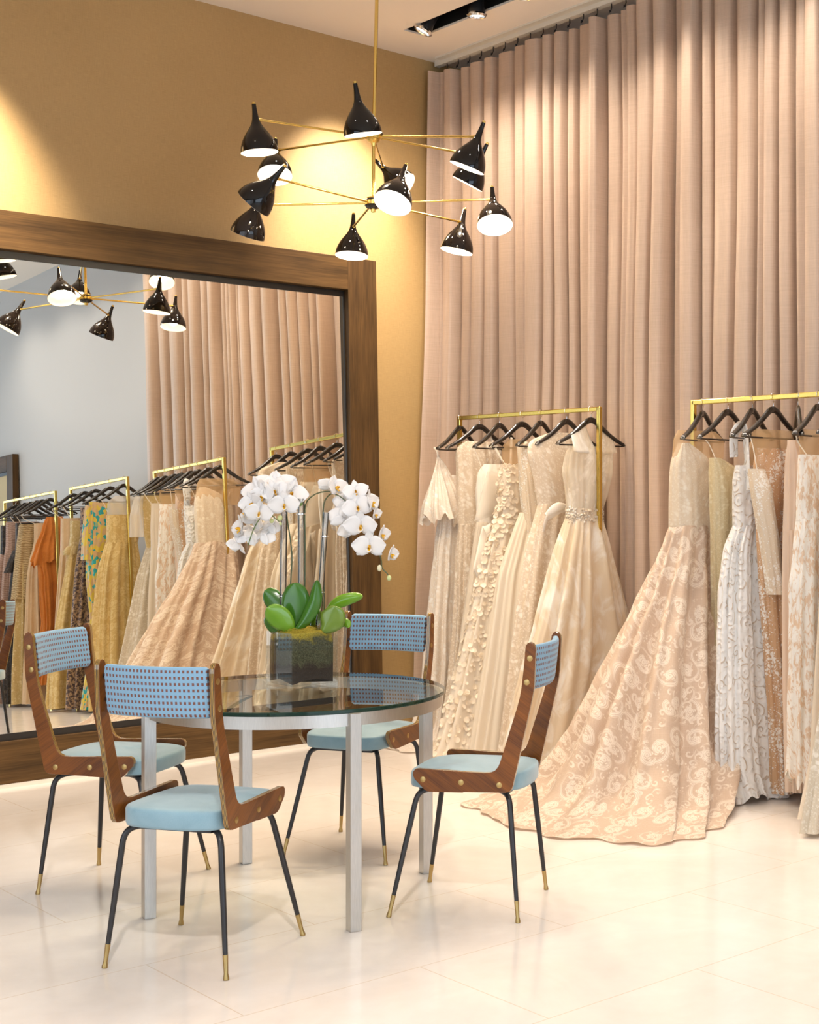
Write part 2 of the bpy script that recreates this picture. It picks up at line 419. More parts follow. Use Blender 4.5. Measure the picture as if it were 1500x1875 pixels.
# ================================================================== CEILING SPOTS
lens_m = m_emit('lit_spot_lens', (1, .93, .8), 9)
def ceiling_spot(y, tilt, label):
    t = thing('ceiling_spotlight', label, 'spotlight', (5.12, y, 4.30), 0, 'spotlights in the ceiling slot')
    M = Matrix.Rotation(tilt[0], 4, 'X') @ Matrix.Rotation(tilt[1], 4, 'Y')
    T = Matrix.Translation((0, 0, .06)) @ M
    MB().lathe([(.001, .05), (.038, .05), (.042, .03), (.042, -.05), (.05, -.075), (.05, -.09), (.043, -.09)], 28, T).build('housing', black_plastic, t)
    m = MB().lathe([(.043, -.088), (.056, -.09), (.06, -.1), (.052, -.112), (.046, -.108), (.043, -.09)], 28, T)
    m.build('bezel', chrome, t)
    MB().lathe([(.0005, -.1), (.02, -.1), (.044, -.096)], 28, T).build('lens', lens_m, t)
    m = MB().box(-.02, .02, -.02, .02, .08, .275); m.build('mounting_stem', black_plastic, t)
    return t
ceiling_spot(6.93, (R(20), R(21)), 'tilted black ceiling spotlight at the end of the slot nearest the gold wall')
ceiling_spot(6.49, (R(4), R(-4)), 'black ceiling spotlight pointing straight down, second from the gold wall')
ceiling_spot(6.06, (R(6), R(6)), 'black ceiling spotlight cut off by the top edge of the picture')

# ================================================================== TABLE
TC = Vector((2.781, 4.603, 0)); TZ = .752
tb = thing('round_table', 'round glass-topped table with brushed steel ring and four square legs', 'table', TC, R(-9.9))
n = 96
MB().lathe([(.001, .7355), (.548, .7355)], n).build('glass_underside', table_clear, tb, smooth=False)
g = MB(); g.lathe([(.548, .7365), (.551, .739), (.551, TZ-.0035), (.548, TZ-.001)], n, mi=1); g.lathe([(.548, TZ-.001), (.001, TZ)], n, mi=0)
t = NT('green_glass_edge'); ge = t.pbr((.003, .022, .016), .08, spec=.35)
edge_m = t.done(t.mixs(.04, ge, t.n('BsdfGlass', Roughness=0.0, IOR=1.5, Color=(.45, .8, .68, 1)).outputs[0]))
g.build('glass_top', [table_clear, edge_m], tb, sharp=50)
bpy.data.objects.remove(bpy.data.objects['glass_underside'])
m = MB(); m.lathe([(.532, .692), (.538, .692), (.538, .735), (.522, .735), (.522, .692), (.532, .692)], n)
m.build('apron_ring', steel, tb, sharp=40)
for k in range(4):
    a = k*PI/2
    M = Matrix.Rotation(a, 4, 'Z') @ Matrix.Translation((.534, 0, 0))
    MB().box(-.0205, .0205, -.0205, .0205, 0.0, .735, 0, M).build('leg', steel, tb, smooth=False, bevel=.0015)

# ================================================================== CHAIRS
chair_wood = m_wood('lacquered_walnut_side', (.038, .010, .002), (.27, .086, .011), 0, .30, spec=.3, coat=.10, rot=(0, R(35), 0), size=2.2)
def m_ply():
    t = NT('laminated_ply_edge'); v = t.obj(); sp = t.n('SeparateXYZ'); t.put(sp.inputs[0], v)
    y = t.math('MULTIPLY', t.math('ABSOLUTE', sp.outputs[1]), 1/.0095)
    col = t.ramp(y, [(0, (.02, .008, .004)), (.14, (.44, .26, .05)), (.33, (.03, .010, .004)), (.58, (.44, .26, .05)), (.72, (.11, .034, .009))], 'CONSTANT')
    return t.done(t.pbr(col, .2, 0, coat=.8))
def m_woven():
    t = NT('blue_woven_check'); v = t.obj(); sp = t.n('SeparateXYZ'); t.put(sp.inputs[0], v)
    fu = t.math('FRACT', t.math('ADD', t.math('MULTIPLY', sp.outputs[1], 1/.0136), 40.25)); fv = t.math('FRACT', t.math('ADD', t.math('MULTIPLY', sp.outputs[2], 1/.0192), .32))
    a = t.math('MULTIPLY', t.math('LESS_THAN', fu, .50), t.math('LESS_THAN', fv, .46))
    th = t.noise(t.mapping(v, (600, 600, 900)), 1, 2, .5)
    col = t.mix(a, t.mix(th, (.165, .315, .455), (.225, .385, .53)), (.155, .062, .045))
    return t.done(t.pbr(col, .75, 0, t.bump(th, .2, .0006), sheen=.2))
def m_velvet():
    t = NT('pale_blue_velvet'); v = t.obj(); n1 = t.noise(v, 9, 3, .6, .5); n2 = t.noise(v, 420, 2)
    col = t.ramp(t.math('ADD', t.math('MULTIPLY', n1, .75), t.math('MULTIPLY', n2, .25)), [(.3, (.185, .315, .385)), (.7, (.265, .41, .485))])
    return t.done(t.pbr(col, .55, 0, t.bump(n2, .1, .0006), sheen=.5))
ply_m, woven_m, velvet_m = m_ply(), m_woven(), m_velvet()
PANEL = [(-.061, .935), (-.060, .950), (-.053, .961), (-.043, .966), (-.033, .962), (-.026, .951), (-.024, .935), (-.020, .885), (-.011, .808), (-.005, .775), (.004, .742),
         (.064, .552), (.072, .533), (.084, .519), (.100, .512), (.125, .510), (.360, .517), (.372, .514), (.379, .505), (.379, .492), (.374, .480), (.340, .446), (.331, .440), (.318, .437),
         (.200, .439), (.195, .441), (.045, .444), (.033, .447), (.025, .455), (.020, .468), (-.048, .770), (-.053, .795), (-.056, .82)]
def make_chair():
    t = thing('dining_chair', 'chair', 'chair')
    O = -.21
    poly = [(s+O, z) for s, z in PANEL]
    for sd in (1, -1):
        yy = .198*sd
        p = MB().prism(poly, -.0095, .0095, 1, 0).build('side_panel', [chair_wood, ply_m], t, smooth=False, bevel=.0022, loc=(0, yy, 0), seg=2)
        for (s, z) in ((-.041, .910), (-.030, .827), (.343, .480), (.205, .474), (.068, .470)):
            M = Matrix.Translation((s+O, .0095*sd, z)) @ Matrix.Rotation(-PI/2*sd, 4, 'X')
            MB().lathe([(.0102, -.001), (.0102, .0008), (.008, .0018), (.0001, .002)], 18, M).build('bolt', old_brass, p)
        for (s, z) in ((-.036, .915), (-.026, .84)):
            M = Matrix.Translation((s+O, .19*sd, z)) @ Matrix.Rotation(PI/2*sd, 4, 'X')
            MB().lathe([(.007, 0), (.007, .016), (.0001, .016)], 14, M).build('spacer_peg', black_metal, t)
    # back pad: rounded cross-section swept across, bowed backwards
    vs = []; NY = 41; cs = []
    hz, hx = .0785, .013
    for k in range(28):
        a = 2*PI*k/28; ca, sa = math.cos(a), math.sin(a)
        cs.append((hx*math.copysign(abs(ca)**.55, ca), hz*math.copysign(abs(sa)**.32, sa)))
    for i in range(NY):
        f = -1+2*i/(NY-1); y = f*.1765; bow = .030*(1-f*f); e = 1.0
        if abs(f) > .97: e = .93
        for (x, z) in cs: vs.append((O-.034 - bow + x*e - (z)*.12, y, .874 + z*e))
    m = MB().grid(vs, NY, 28, closed=True); m.f += [tuple(range(27, -1, -1)), tuple(range((NY-1)*28, NY*28))]; m.mi += [0, 0]
    m.build('backrest', woven_m, t, sharp=50)
    # seat pad
    out = []
    for k in range(96):
        a = 2*PI*k/96; ca, sa = math.cos(a), math.sin(a)
        x = .195*math.copysign(abs(ca)**.38, ca); y = .182*math.copysign(abs(sa)**.30, sa)
        x += (.028 if x < 0 else .014)*(1-(y/.182)**2)*(-1 if x < 0 else 1)
        if x > 0: y *= 1 - .03*(x/.2)
        out.append((x, y))
    rings = [(.93, .440), (.985, .443), (1.0, .452), (1.0, .490), (.994, .496), (.98, .500), (.93, .5035), (.7, .508), (.4, .511), (.1, .512)]
    vs = []
    for sc, z in rings:
        for (x, y) in out: vs.append((x*sc + .006, y*sc, z - (.006*max(0, x/.2)**3 if z > .47 else 0)))
    m = MB().grid(vs, len(rings), 96, closed=True); m.f += [tuple(range(95, -1, -1)), tuple(range((len(rings)-1)*96, len(rings)*96))]; m.mi += [0, 0]
    m.build('seat', velvet_m, t, sharp=60)
    m = MB().box(-.16, .17, -.13, .13, .428, .441); m.build('seat_base', black_metal, t, smooth=False)
    for sd in (1, -1):
        for fr in (0, 1):
            if fr: pth = [(.10, .105, .432), (.135, .130, .431), (.158, .146, .424), (.169, .155, .410), (.176, .160, .390), (.25, .23, .0)]
            else: pth = [(-.12, .110, .432), (-.142, .138, .431), (-.158, .156, .424), (-.167, .166, .410), (-.172, .172, .390), (-.21, .2115, .0)]
            pth = [(x, y*sd, z) for x, y, z in pth]
            a, b = Vector(pth[4]), Vector(pth[5]); q = a.lerp(b, .81)
            pts = catmull(pth[:5], 4) + [a.lerp(b, k) for k in (.2, .4, .6, .8)] + [q]
            ra = [.0098]*(len(pts)-5) + [.0100, .0096, .0088, .0078, .0076]
            lg = MB().tube(pts, ra, 14).build('leg', black_metal, t)
            f2 = [q, a.lerp(b, .95), a.lerp(b, .965), a.lerp(b, .985), b]
            MB().tube(f2, [.0084, .0066, .0078, .0092, .0088], 14).build('foot_cap', old_brass, lg)
    return t
chair0 = make_chair()
chairs = [((1.910, 4.282), (2.138, 3.927), (2.286, 4.533), (2.540, 4.148), 'dining chair nearest the camera with its blue checked back turned towards us'),
          ((2.430, 5.493), (2.090, 5.267), (2.705, 5.117), (2.364, 4.891), 'dining chair standing in front of the mirror left of the table'),
          ((3.151, 3.753), (3.490, 4.005), (2.863, 4.123), (3.230, 4.398), 'dining chair seen in profile right of the table in front of the gowns'),
          ((3.693, 4.933), (3.417, 5.304), (3.307, 4.716), (3.031, 5.087), 'dining chair behind the table facing us over the glass top')]
for i, (a, b, c, d2, lab) in enumerate(chairs):
    o = chair0 if i == 0 else copy_tree(chair0)
    mid = [sum(q[k] for q in (a, b, c, d2))/4 for k in (0, 1)]
    e = Vector((c[0]+d2[0]-a[0]-b[0], c[1]+d2[1]-a[1]-b[1])).normalized()
    ctr = Vector(mid) - e*.02
    if i == 3: ctr -= Vector((.724, -.69))*.022
    o.location = (ctr.x, ctr.y, 0); o.rotation_euler = (0, 0, math.atan2(e.y, e.x))
    tag(o, lab, 'chair', 'dining chairs around the glass table')

# ================================================================== GLASS VASE AND ORCHIDS
rx = R(-2.0)
vz = TZ
vase = thing('glass_vase', 'square clear glass vase of moss standing on the round table', 'vase', (2.872, 4.709, vz), rx)
hb, H, th = .0985, .206, .005
m = MB(); m.box(-hb, hb, -hb, hb, 0, .012)
for a in (-1, 1):
    m.box(min(a*hb, a*(hb-th)), max(a*hb, a*(hb-th)), -hb, hb, .012, H); m.box(-hb+th, hb-th, min(a*hb, a*(hb-th)), max(a*hb, a*(hb-th)), .012, H)
m.build('vase_glass', m_clear('vase_glass', (.985, .99, .985), .42), vase, smooth=False)
def m_moss():
    t = NT('vase_moss_and_soil'); v = t.obj(); sp = t.n('SeparateXYZ'); t.put(sp.inputs[0], v)
    n1 = t.noise(v, 26, 4, .6, .8); n2 = t.noise(v, 190, 4, .7, 2.5)
    zz = t.math('ADD', sp.outputs[2], t.math('MULTIPLY', t.math('SUBTRACT', n1, .5), .09))
    hgt = t.sstep(zz, .068, .098)
    moss = t.ramp(n2, [(.36, (.022, .021, .010)), (.5, (.105, .10, .05)), (.66, (.33, .32, .18))])
    gold = t.ramp(n2, [(.34, (.22, .15, .01)), (.6, (.70, .54, .05))])
    soil = t.ramp(n2, [(.3, (.03, .02, .015)), (.7, (.11, .075, .055))])
    top = t.sstep(zz, .172, .198)
    col = t.mix(hgt, soil, t.mix(top, moss, gold))
    return t.done(t.pbr(col, .9, 0, t.bump(n2, .9, .006)))
moss_m = m_moss()
vs = []; NZ, NK = 26, 64
for i in range(NZ):
    f = i/(NZ-1); z = .014 + .19*f; s = .0925*(1-.07*max(0, f-.82)/.18)
    for k in range(NK):
        a = 2*PI*k/NK; ca, sa = math.cos(a), math.sin(a)
        x = s*math.copysign(abs(ca)**.22, ca); y = s*math.copysign(abs(sa)**.22, sa)
        nn = mnoise.noise(Vector((x*40, y*40, z*40)))*.002
        lift = (.012*(1-(x/.09)**2) if False else 0)
        arch = .018*(1-min(1, abs(x*y)/.0081*0 + min(abs(x), abs(y))**2/.0081))*max(0, 1-f*5)
        vs.append((x + nn, y + nn, z + arch))
for q in (.8, .6, .4, .2, .01):
    for k in range(NK):
        a = 2*PI*k/NK; ca, sa = math.cos(a), math.sin(a)
        x = .083*q*math.copysign(abs(ca)**.22, ca); y = .083*q*math.copysign(abs(sa)**.22, sa)
        vs.append((x, y, .206 + .022*(1-q) + .010*mnoise.noise(Vector((x*45, y*45, 3)))))
m = MB().grid(vs, NZ+5, NK, closed=True); m.f.append(tuple(range(NK-1, -1, -1))); m.mi.append(0)
rr = random.Random(3)
for i in range(420):                                    # loose moss strands
    x, y = rr.uniform(-.085, .085), rr.uniform(-.085, .085); z = .207 + .014*(1-max(abs(x), abs(y))/.085)
    p = [Vector((x, y, z))]
    dx, dy = rr.uniform(-1, 1), rr.uniform(-1, 1)
    for j in range(3): p.append(p[-1] + Vector((dx*.006, dy*.006, rr.uniform(-.002, .006)))); dx += rr.uniform(-.8, .8); dy += rr.uniform(-.8, .8)
    m.tube(p, .0008, 3, cap=False)
mo = m.build('moss', moss_m, None, loc=(2.872, 4.709, vz), rot=(0, 0, rx))
tag(mo, 'green and golden moss over dark soil filling the square glass vase', 'moss', kind='stuff')

RT = Vector((math.sin(R(46.403)), -math.cos(R(46.403)), 0)); FW = Vector((math.cos(R(46.403)), math.sin(R(46.403)), 0)); UP = Vector((0, 0, 1))
VC = Vector((2.872, 4.709, vz))
# local frame of the plants: r to the side, d away, z up (metres from the vase centre on the table)
def L(r, z, d=0.0): return VC + RT*r + FW*d + UP*z
def q4(x, y, d=0.0):                                    # a sketch of the plant to metres in its own upright plane
    k = (5.391 + d)/2604.16
    return L((400 + x/4.167 - 1115.9)*k + 1.1695, 1.46 - (850 + y/4.167 - 912.54)*k - TZ, d)
petal_m = (lambda t: t.done(t.mixs(.3, t.pbr((.88, .87, .87), .5, sheen=.2), t.n('BsdfTranslucent', Color=(.9, .88, .88, 1)).outputs[0])))(NT('white_orchid_petal'))
yellow_m = simple('orchid_yellow', (.75, .42, .02), .5)
stem_m = simple('orchid_stem', (.10, .17, .035), .45)
dark_stem = simple('orchid_dark_stem', (.055, .075, .028), .45)
bud_m = simple('orchid_bud', (.55, .60, .28), .5)
def m_leaf(name, c0, c1, edge=None):
    t = NT(name); v = t.obj(); uv = t.n('UVMap')
    nn = t.noise(v, 18, 3); col = t.mix(nn, c0, c1)
    p = t.pbr(col, .22, coat=.4); tr = t.n('BsdfTranslucent', Color=tuple(c*1.4 for c in c1) + (1,))
    return t.done(t.mixs(.18, p, tr.outputs[0]))
leaf_d = m_leaf('orchid_leaf_dark', (.030, .125, .010), (.070, .215, .018)); leaf_l = m_leaf('orchid_leaf_bright', (.125, .30, .012), (.21, .41, .03)); leaf_r = m_leaf('orchid_leaf_reddish', (.13, .23, .025), (.23, .33, .05))
def petal_shape(w, l, cup, n=9, notch=0.0, m2=7, wavy=.0):
    P = []
    for i in range(n):
        f = i/(n-1); ww = w*math.sin(PI*min(1, .08+.92*f)**.8)**.75 if f < 1 else w*.1
        for k in range(m2):
            g = -1+2*k/(m2-1)
            P.append(Vector((g*ww, l*f, cup*(f*f) + .25*cup*g*g + wavy*math.sin(g*4+f*5))))
    return P, n, m2
def flower(parent, c, nrm, roll, s=1.0):
    """phalaenopsis: two broad petals, three sepals, a small yellow lip; looks along nrm"""
    s *= 1.12; z = Vector(nrm).normalized(); u = (UP - z*UP.dot(z)).normalized(); x = u.cross(z)
    B = Matrix((x, u, z)).transposed().to_4x4(); B = Matrix.Translation(c) @ B @ Matrix.Rotation(roll, 4, 'Z')
    m = MB()
    for ang, w_, l_, cup, off in ((R(90), .0155, .046, .006, -.003), (R(212), .0145, .043, .004, -.003), (R(328), .0145, .043, .004, -.003), (R(8), .028, .050, .007, .001), (R(172), .028, .050, .007, .001)):
        P, a, b = petal_shape(w_*s, l_*s, cup*s, wavy=.0012)
        Mx = B @ Matrix.Translation((0, 0, off*s)) @ Matrix.Rotation(ang-PI/2, 4, 'Z') @ Matrix.Rotation(R(10), 4, 'X')
        m.grid([Mx @ p for p in P], a, b)
    f = m.build('flower', petal_m, parent)
    f.modifiers.new('thick', 'SOLIDIFY').thickness = .0008
    m = MB()
    for sx in (-1, 1):
        P, a, b = petal_shape(.006*s, .015*s, .006*s)
        Mx = B @ Matrix.Translation((0, -.002*s, .004*s)) @ Matrix.Rotation(sx*R(55), 4, 'Z') @ Matrix.Rotation(R(60), 4, 'X')
        m.grid([Mx @ p for p in P], a, b)
    m.ball(B @ Vector((0, .0, .004*s)), .0038*s, 8)
    m.tube([B @ Vector(p) for p in ((0, -.004*s, .004*s), (0, -.012*s, .011*s), (0, -.017*s, .012*s))], [.0035*s, .004*s, .0015*s], 8)
    m.build('lip', yellow_m, f)
    P, a, b = petal_shape(.0075*s, .018*s, .007*s)
    MB().grid([B @ Matrix.Translation((0, -.006*s, .007*s)) @ Matrix.Rotation(PI, 4, 'Z') @ Matrix.Rotation(R(42), 4, 'X') @ p for p in P], a, b).build('lip_tip', petal_m, f)
    return f
def leaf(parent, pts, width, mat, d0=0, d1=0, bend=.012):
    n = len(pts); P = catmull([q4(x, y, d0 + (d1-d0)*i/(n-1)) for i, (x, y) in enumerate(pts)], 10)
    N = len(P); vs = []
    for i, p in enumerate(P):
        f = i/(N-1); T = (P[min(i+1, N-1)]-P[max(i-1, 0)]).normalized()
        side = T.cross(FW*-1).normalized()
        q_ = min(1, f/.55); ww = width*.66*(.34+.66*q_*q_*(3-2*q_) if f < .55 else max(0, 1-((f-.55)/.452)**2)**.62) + .0004
        for k in range(9):
            g = -1+2*k/8
            vs.append(p + side*g*ww + FW*bend*(abs(g)**1.6))
    o = MB().grid(vs, N, 9).build('leaf', mat, parent); s2 = o.modifiers.new('thick', 'SOLIDIFY'); s2.thickness = .0016
    return o
def plant(label):
    return thing('orchid_plant', label, 'orchid', (0, 0, 0), 0, 'orchids growing out of the glass vase')
V = lambda r, u, f: RT*r + UP*u + FW*f
# plant with the dense left-hand spray
p1 = plant('white orchid arching left in a dense cluster over bright leaves')
leaf(p1, [(545, 1280), (480, 1130), (400, 1020), (345, 965)], .058, leaf_d, .02, .035)
leaf(p1, [(545, 1290), (470, 1270), (400, 1200), (365, 1150)], .05, leaf_d, -.03, -.03)
leaf(p1, [(550, 1300), (510, 1230), (430, 1150), (358, 1100)], .066, leaf_l, -.06, -.10)
leaf(p1, [(560, 1285), (572, 1180), (580, 1030), (575, 905)], .084, leaf_d, -.035, -.03)
leaf(p1, [(552, 1300), (650, 1200), (725, 1060), (745, 885)], .040, leaf_d, -.06, -.07)
MB().tube(catmull([q4(530, 1280, .0), q4(543, 960, .0), q4(556, 690, .0), q4(524, 440, 0), q4(505, 330, 0), q4(470, 262, -.01), q4(420, 250, -.02)], 5), .0026, 8).build('stem', dark_stem, p1)
MB().tube(catmull([q4(420, 250, -.02), q4(395, 300, -.03), q4(390, 370, -.03), q4(460, 440, -.03)], 5), .0018, 8).build('stem', stem_m, p1)
MB().tube(catmull([q4(400, 280, -.0), q4(330, 390, -.0), q4(295, 440, -.01), q4(255, 520, -.01), q4(222, 622, -.01)], 5), .0019, 8).build('stem', stem_m, p1)
for x, y, nr, roll, s, dd in (
    (290, 205, (-.5, .25, -.8), .3, 1.15, -.01), (385, 165, (-.1, .5, -.8), -.2, 1.15, .0), (460, 165, (.25, .5, -.8), .2, 1.2, .0), (548, 225, (.5, .2, -.85), -.3, 1.2, .0), (340, 245, (-.3, .1, -1), .1, 1.05, -.035),
    (430, 210, (.0, .2, -1), .4, 1.0, -.03), (500, 310, (.12, -.1, -1), .05, 1.12, -.05), (258, 300, (-.35, -.1, -.9), .2, 1.0, -.04), (308, 370, (.1, -.15, -1), -.1, 1.02, -.055), (215, 375, (-.95, .0, -.3), .1, .8, -.02),
    (265, 425, (-.6, -.3, .6), .5, .95, .0), (170, 490, (-.8, .1, -.5), .2, 1.05, -.02), (215, 560, (-.3, -.3, .8), .2, .9, .0), (330, 540, (.3, -.5, .8), .3, 1.0, .02), (230, 520, (-.4, -.2, .9), 0, .8, .02), (150, 620, (-.75, -.5, .3), .3, .9, -.01), (385, 470, (.3, -.4, .85), .2, .9, .03)):
    flower(p1, q4(x, y, dd), V(nr[0], nr[1], nr[2]), roll, s)
for x, y, r in ((465, 410, .010), (402, 432, .008), (470, 455, .0055)):
    MB().ball(q4(x, y, -.03), r, 12, (1, 1, 1.15)).build('bud', bud_m, p1)
# plant with the right-hand spray
p2 = plant('white orchid arching right and drooping past the mirror frame')
leaf(p2, [(790, 1275), (830, 1230), (870, 1160), (885, 1082)], .074, leaf_r, -.04, -.05)
leaf(p2, [(795, 1180), (870, 1080), (980, 1030), (1095, 1006)], .036, leaf_l, .03, .02)
leaf(p2, [(860, 1270), (930, 1220), (970, 1215), (990, 1250)], .026, leaf_l, -.0, -.02)
MB().tube(catmull([q4(800, 1260, .02), q4(803, 900, .01), q4(793, 500, .0), q4(797, 330, 0), q4(818, 262, 0), q4(865, 226, 0), q4(945, 262, -.005), q4(1050, 380, -.0), q4(1150, 560, .0), q4(1230, 700, 0), q4(1245, 790, 0), q4(1280, 830, 0), q4(1298, 858, 0)], 6), .0024, 8).build('stem', dark_stem, p2)
for x, y, nr, roll, s, dd in (
    (1045, 215, (.1, .4, -.9), .2, .95, -.01), (985, 300, (-.2, .2, .9), .0, 1.1, .01), (950, 410, (-.3, .0, .95), .1, 1.15, .0), (1060, 330, (.1, .1, -1), .3, 1.15, -.02), (1085, 470, (.0, -.15, -1), .0, 1.22, -.045),
    (1005, 490, (-.1, -.4, -.8), .4, .95, -.01), (1150, 625, (.0, -.1, -1), .0, 1.22, -.045), (1150, 300, (.95, .25, -.2), .1, 1.05, -.01), (1190, 385, (.9, -.1, -.3), .2, .65, -.015), (1240, 540, (.92, -.1, -.35), .1, .8, -.01), (1310, 690, (.95, -.1, -.3), .0, .78, -.01)):
    flower(p2, q4(x, y, dd), V(nr[0], nr[1], nr[2]), roll, s)
MB().ball(q4(1225, 793, -.01), .0105, 12, (.85, .85, 1.2)).build('bud', simple('orchid_bud_pale', (.72, .66, .45), .5), p2)
MB().ball(q4(1298, 868, -.005), .0095, 12, (.9, .9, 1.1)).build('bud', bud_m, p2)
# middle plant with the single bloom
p3 = plant('white orchid with a single bloom bending over the middle tube')
leaf(p3, [(680, 1270), (690, 1180), (695, 1090), (690, 1015)], .036, leaf_l, .05, .06)
leaf(p3, [(690, 1280), (720, 1220), (745, 1160), (750, 1110)], .03, leaf_l, .03, .03)
MB().tube(catmull([q4(650, 1280, .01), q4(656, 900, .01), q4(657, 550, .01), q4(655, 380, .01), q4(668, 290, .01), q4(730, 232, .01), q4(800, 210, .01), q4(850, 208, .01)], 6), .0024, 8).build('stem', dark_stem, p3)
flower(p3, q4(890, 180, .0), V(.75, .3, -.55), .1, .95); flower(p3, q4(840, 170, .02), V(-.4, .5, .5), .2, .85)
MB().ball(q4(628, 305, .0), .007, 10, (.8, .8, 1.3), Matrix.Rotation(.6, 4, 'Y')).build('bud', stem_m, p3)
# glass support tubes
gt = m_clear('support_tube_glass', (.95, .95, .94), 1.5)
def stake(label, a, b, r, rings):
    t = thing('glass_support_tube', label, 'glass tube', (0, 0, 0), 0, 'clear support tubes among the orchids')
    A, B = q4(*a), q4(*b); ax = (B-A)
    M = Matrix.Translation(A) @ ax.to_track_quat('Z', 'Y').to_matrix().to_4x4(); l = ax.length
    MB().lathe([(r, 0), (r, l), (r*.72, l), (r*.72, 0), (r, 0)], 24, M).build('tube', gt, t)
    for k in rings:
        MB().lathe([(r*1.0, l*k-.003), (r*1.35, l*k-.002), (r*1.35, l*k+.002), (r*1.0, l*k+.003)], 20, M).build('clip_ring', chrome, t)
    rebase(t, A)
for p_ in (p1, p2, p3): rebase(p_, VC + UP*.2)
stake('clear glass tube under the left orchid cluster', (486, 1270, .015), (498, 320, .0), .0125, (.28,))
stake('tall clear glass tube standing in the middle of the vase', (632, 1275, .03), (627, 262, .01), .0130, (.885,))
stake('slanted clear glass tube on the right holding a water-filled tip', (757, 1275, -.01), (818, 368, -.01), .0105, (.33, .80))

# ================================================================== CHANDELIER
HL = Vector((3.913, 5.764, 2.888)); HU = Vector((3.915, 5.763, 3.207)); HC = Vector((3.933, 5.746, 4.30)); EYE = Vector((0, 0, 1.46))
ch = thing('chandelier', 'brass two-tier chandelier of twelve black cone shades hanging from the ceiling', 'chandelier', HC)
def chp(p): return Vector(p) - HC
bulb_m = m_emit('glowing_bulb', (1, .86, .66), 26)
shade_in = simple('shade_white_inside', (.90, .86, .80), .45)
MB().tube([chp(HC), chp(HU), chp(HL)], .0085, 14).build('rod', brass, ch)
MB().lathe([(.0005, 0), (.055, 0), (.055, -.012), (.012, -.03), (.0085, -.04)], 28, None).build('ceiling_canopy', brass, ch)
for Hh, low in ((HU, 0), (HL, 1)):
    T = Matrix.Translation(chp(Hh))
    m = MB().lathe([(.009, .028), (.030, .026), (.034, .018), (.034, .010), (.040, .008), (.040, -.010), (.034, -.012), (.028, -.022), (.012, -.030), (.010, -.045), (.001, -.047)], 28, T)
    m.build('hub', brass, ch)
    MB().lathe([(.0345, .010), (.046, .012) if not low else (.036, .01), (.046, .020) if not low else (.036, .012), (.0345, .019)], 28, T).build('hub_collar', black_lacquer, ch)
    if low: MB().lathe([(.033, -.012), (.042, -.013), (.034, -.024), (.014, -.031)], 28, T).build('hub_cup', black_lacquer, ch)
SH = [('U', 171, (10, 84), .24, 0), ('U', 229, (13, 83), .14, .02), ('U', 111, (-1, 54), .62, .0), ('U', 290, (-29, 78), .14, -.062), ('U', 351, (-34, 68), .06, -.01), ('U', 51, (48, 46), .50, -.01),
      ('L', 188, (-55, 66), -.15, .02), ('L', 128, (-17, 55), -.12, .01), ('L', 66, (-3, 69), .31, -.008), ('L', 6, (-14, 70), .22, -.003), ('L', 308, (5, 66), .62, .003), ('L', 248, (-24, 69), .62, .005)]
PROF = [(0, .0095), (.1, .0105), (.2, .0125), (.33, .0165), (.42, .024), (.5, .0355), (.58, .049), (.66, .0610), (.75, .072), (.85, .0805), (.93, .0842), (1, .085)]
def prof_curve(n=40):
    xs = np.array([a for a, b in PROF]); ys = np.array([b for a, b in PROF]); t_ = np.linspace(0, 1, n)
    y = np.interp(t_, xs, ys)
    for _ in range(2): y[1:-1] = .25*y[:-2] + .5*y[1:-1] + .25*y[2:]
    return t_, y
SL = .222
for tier, az, (dx, dy), ratio, dz in SH:
    Hh = HU if tier == 'U' else HL
    Rr = .592
    J = Hh + Vector((math.cos(R(az))*Rr, math.sin(R(az))*Rr, dz - .004))
    v = (J-EYE).normalized(); im = (RT*dx - UP*dy); im = (im - v*im.dot(v)).normalized()
    ax = (-v*ratio + im*math.sqrt(1-ratio*ratio)).normalized()
    tip = J - ax*(SL*.31)
    out = Vector((math.cos(R(az)), math.sin(R(az)), 0))
    a0 = Hh + out*.034; a1 = J - (J - a0).normalized()*.018
    MB().tube([chp(a0), chp(a1)], .0055, 12).build('arm', brass, ch)
    M = Matrix.Translation(chp(tip)) @ ax.to_track_quat('Z', 'Y').to_matrix().to_4x4()
    t_, y_ = prof_curve()
    outer = [(float(y), float(f*SL)) for f, y in zip(t_, y_)]
    m = MB().lathe([(.0005, 0)] + outer, 44, M, 0)
    inner = [(max(.003, r-.0022), z) for r, z in outer if z > SL*.4][::-1]
    m.lathe([(outer[-1][0], SL), (outer[-1][0]-.001, SL+.0006)] + inner + [(.0005, SL*.4)], 44, M, 1)
    sh = m.build('shade', [black_lacquer, shade_in], ch, sharp=60)
    MB().lathe([(.0078, .002), (.0078, -.006), (.0068, -.009), (.0005, -.010)], 18, M).build('finial', brass, sh)
    q = chp(J); MB().tube([chp(a1 - out*.012), chp(a1), q], [.0078, .0078, .007], 12).build('swivel_joint', brass, sh)
    b = MB().ball((0, 0, 0), .027, 20); b.v = [tuple(M @ (Vector(p) + Vector((0, 0, SL*.66)))) for p in b.v]; b.build('bulb', bulb_m, sh)
    l = bpy.data.lights.new('bulb_light', 'SPOT'); l.energy = 26; l.color = (1, .80, .55); l.shadow_soft_size = .03; l.spot_size = R(150); l.spot_blend = .5
    lo = bpy.data.objects.new('bulb_light', l); C.objects.link(lo); lo.parent = sh
    lo.matrix_local = M @ Matrix.Translation((0, 0, SL*.80)) @ Matrix.Rotation(PI, 4, 'X')

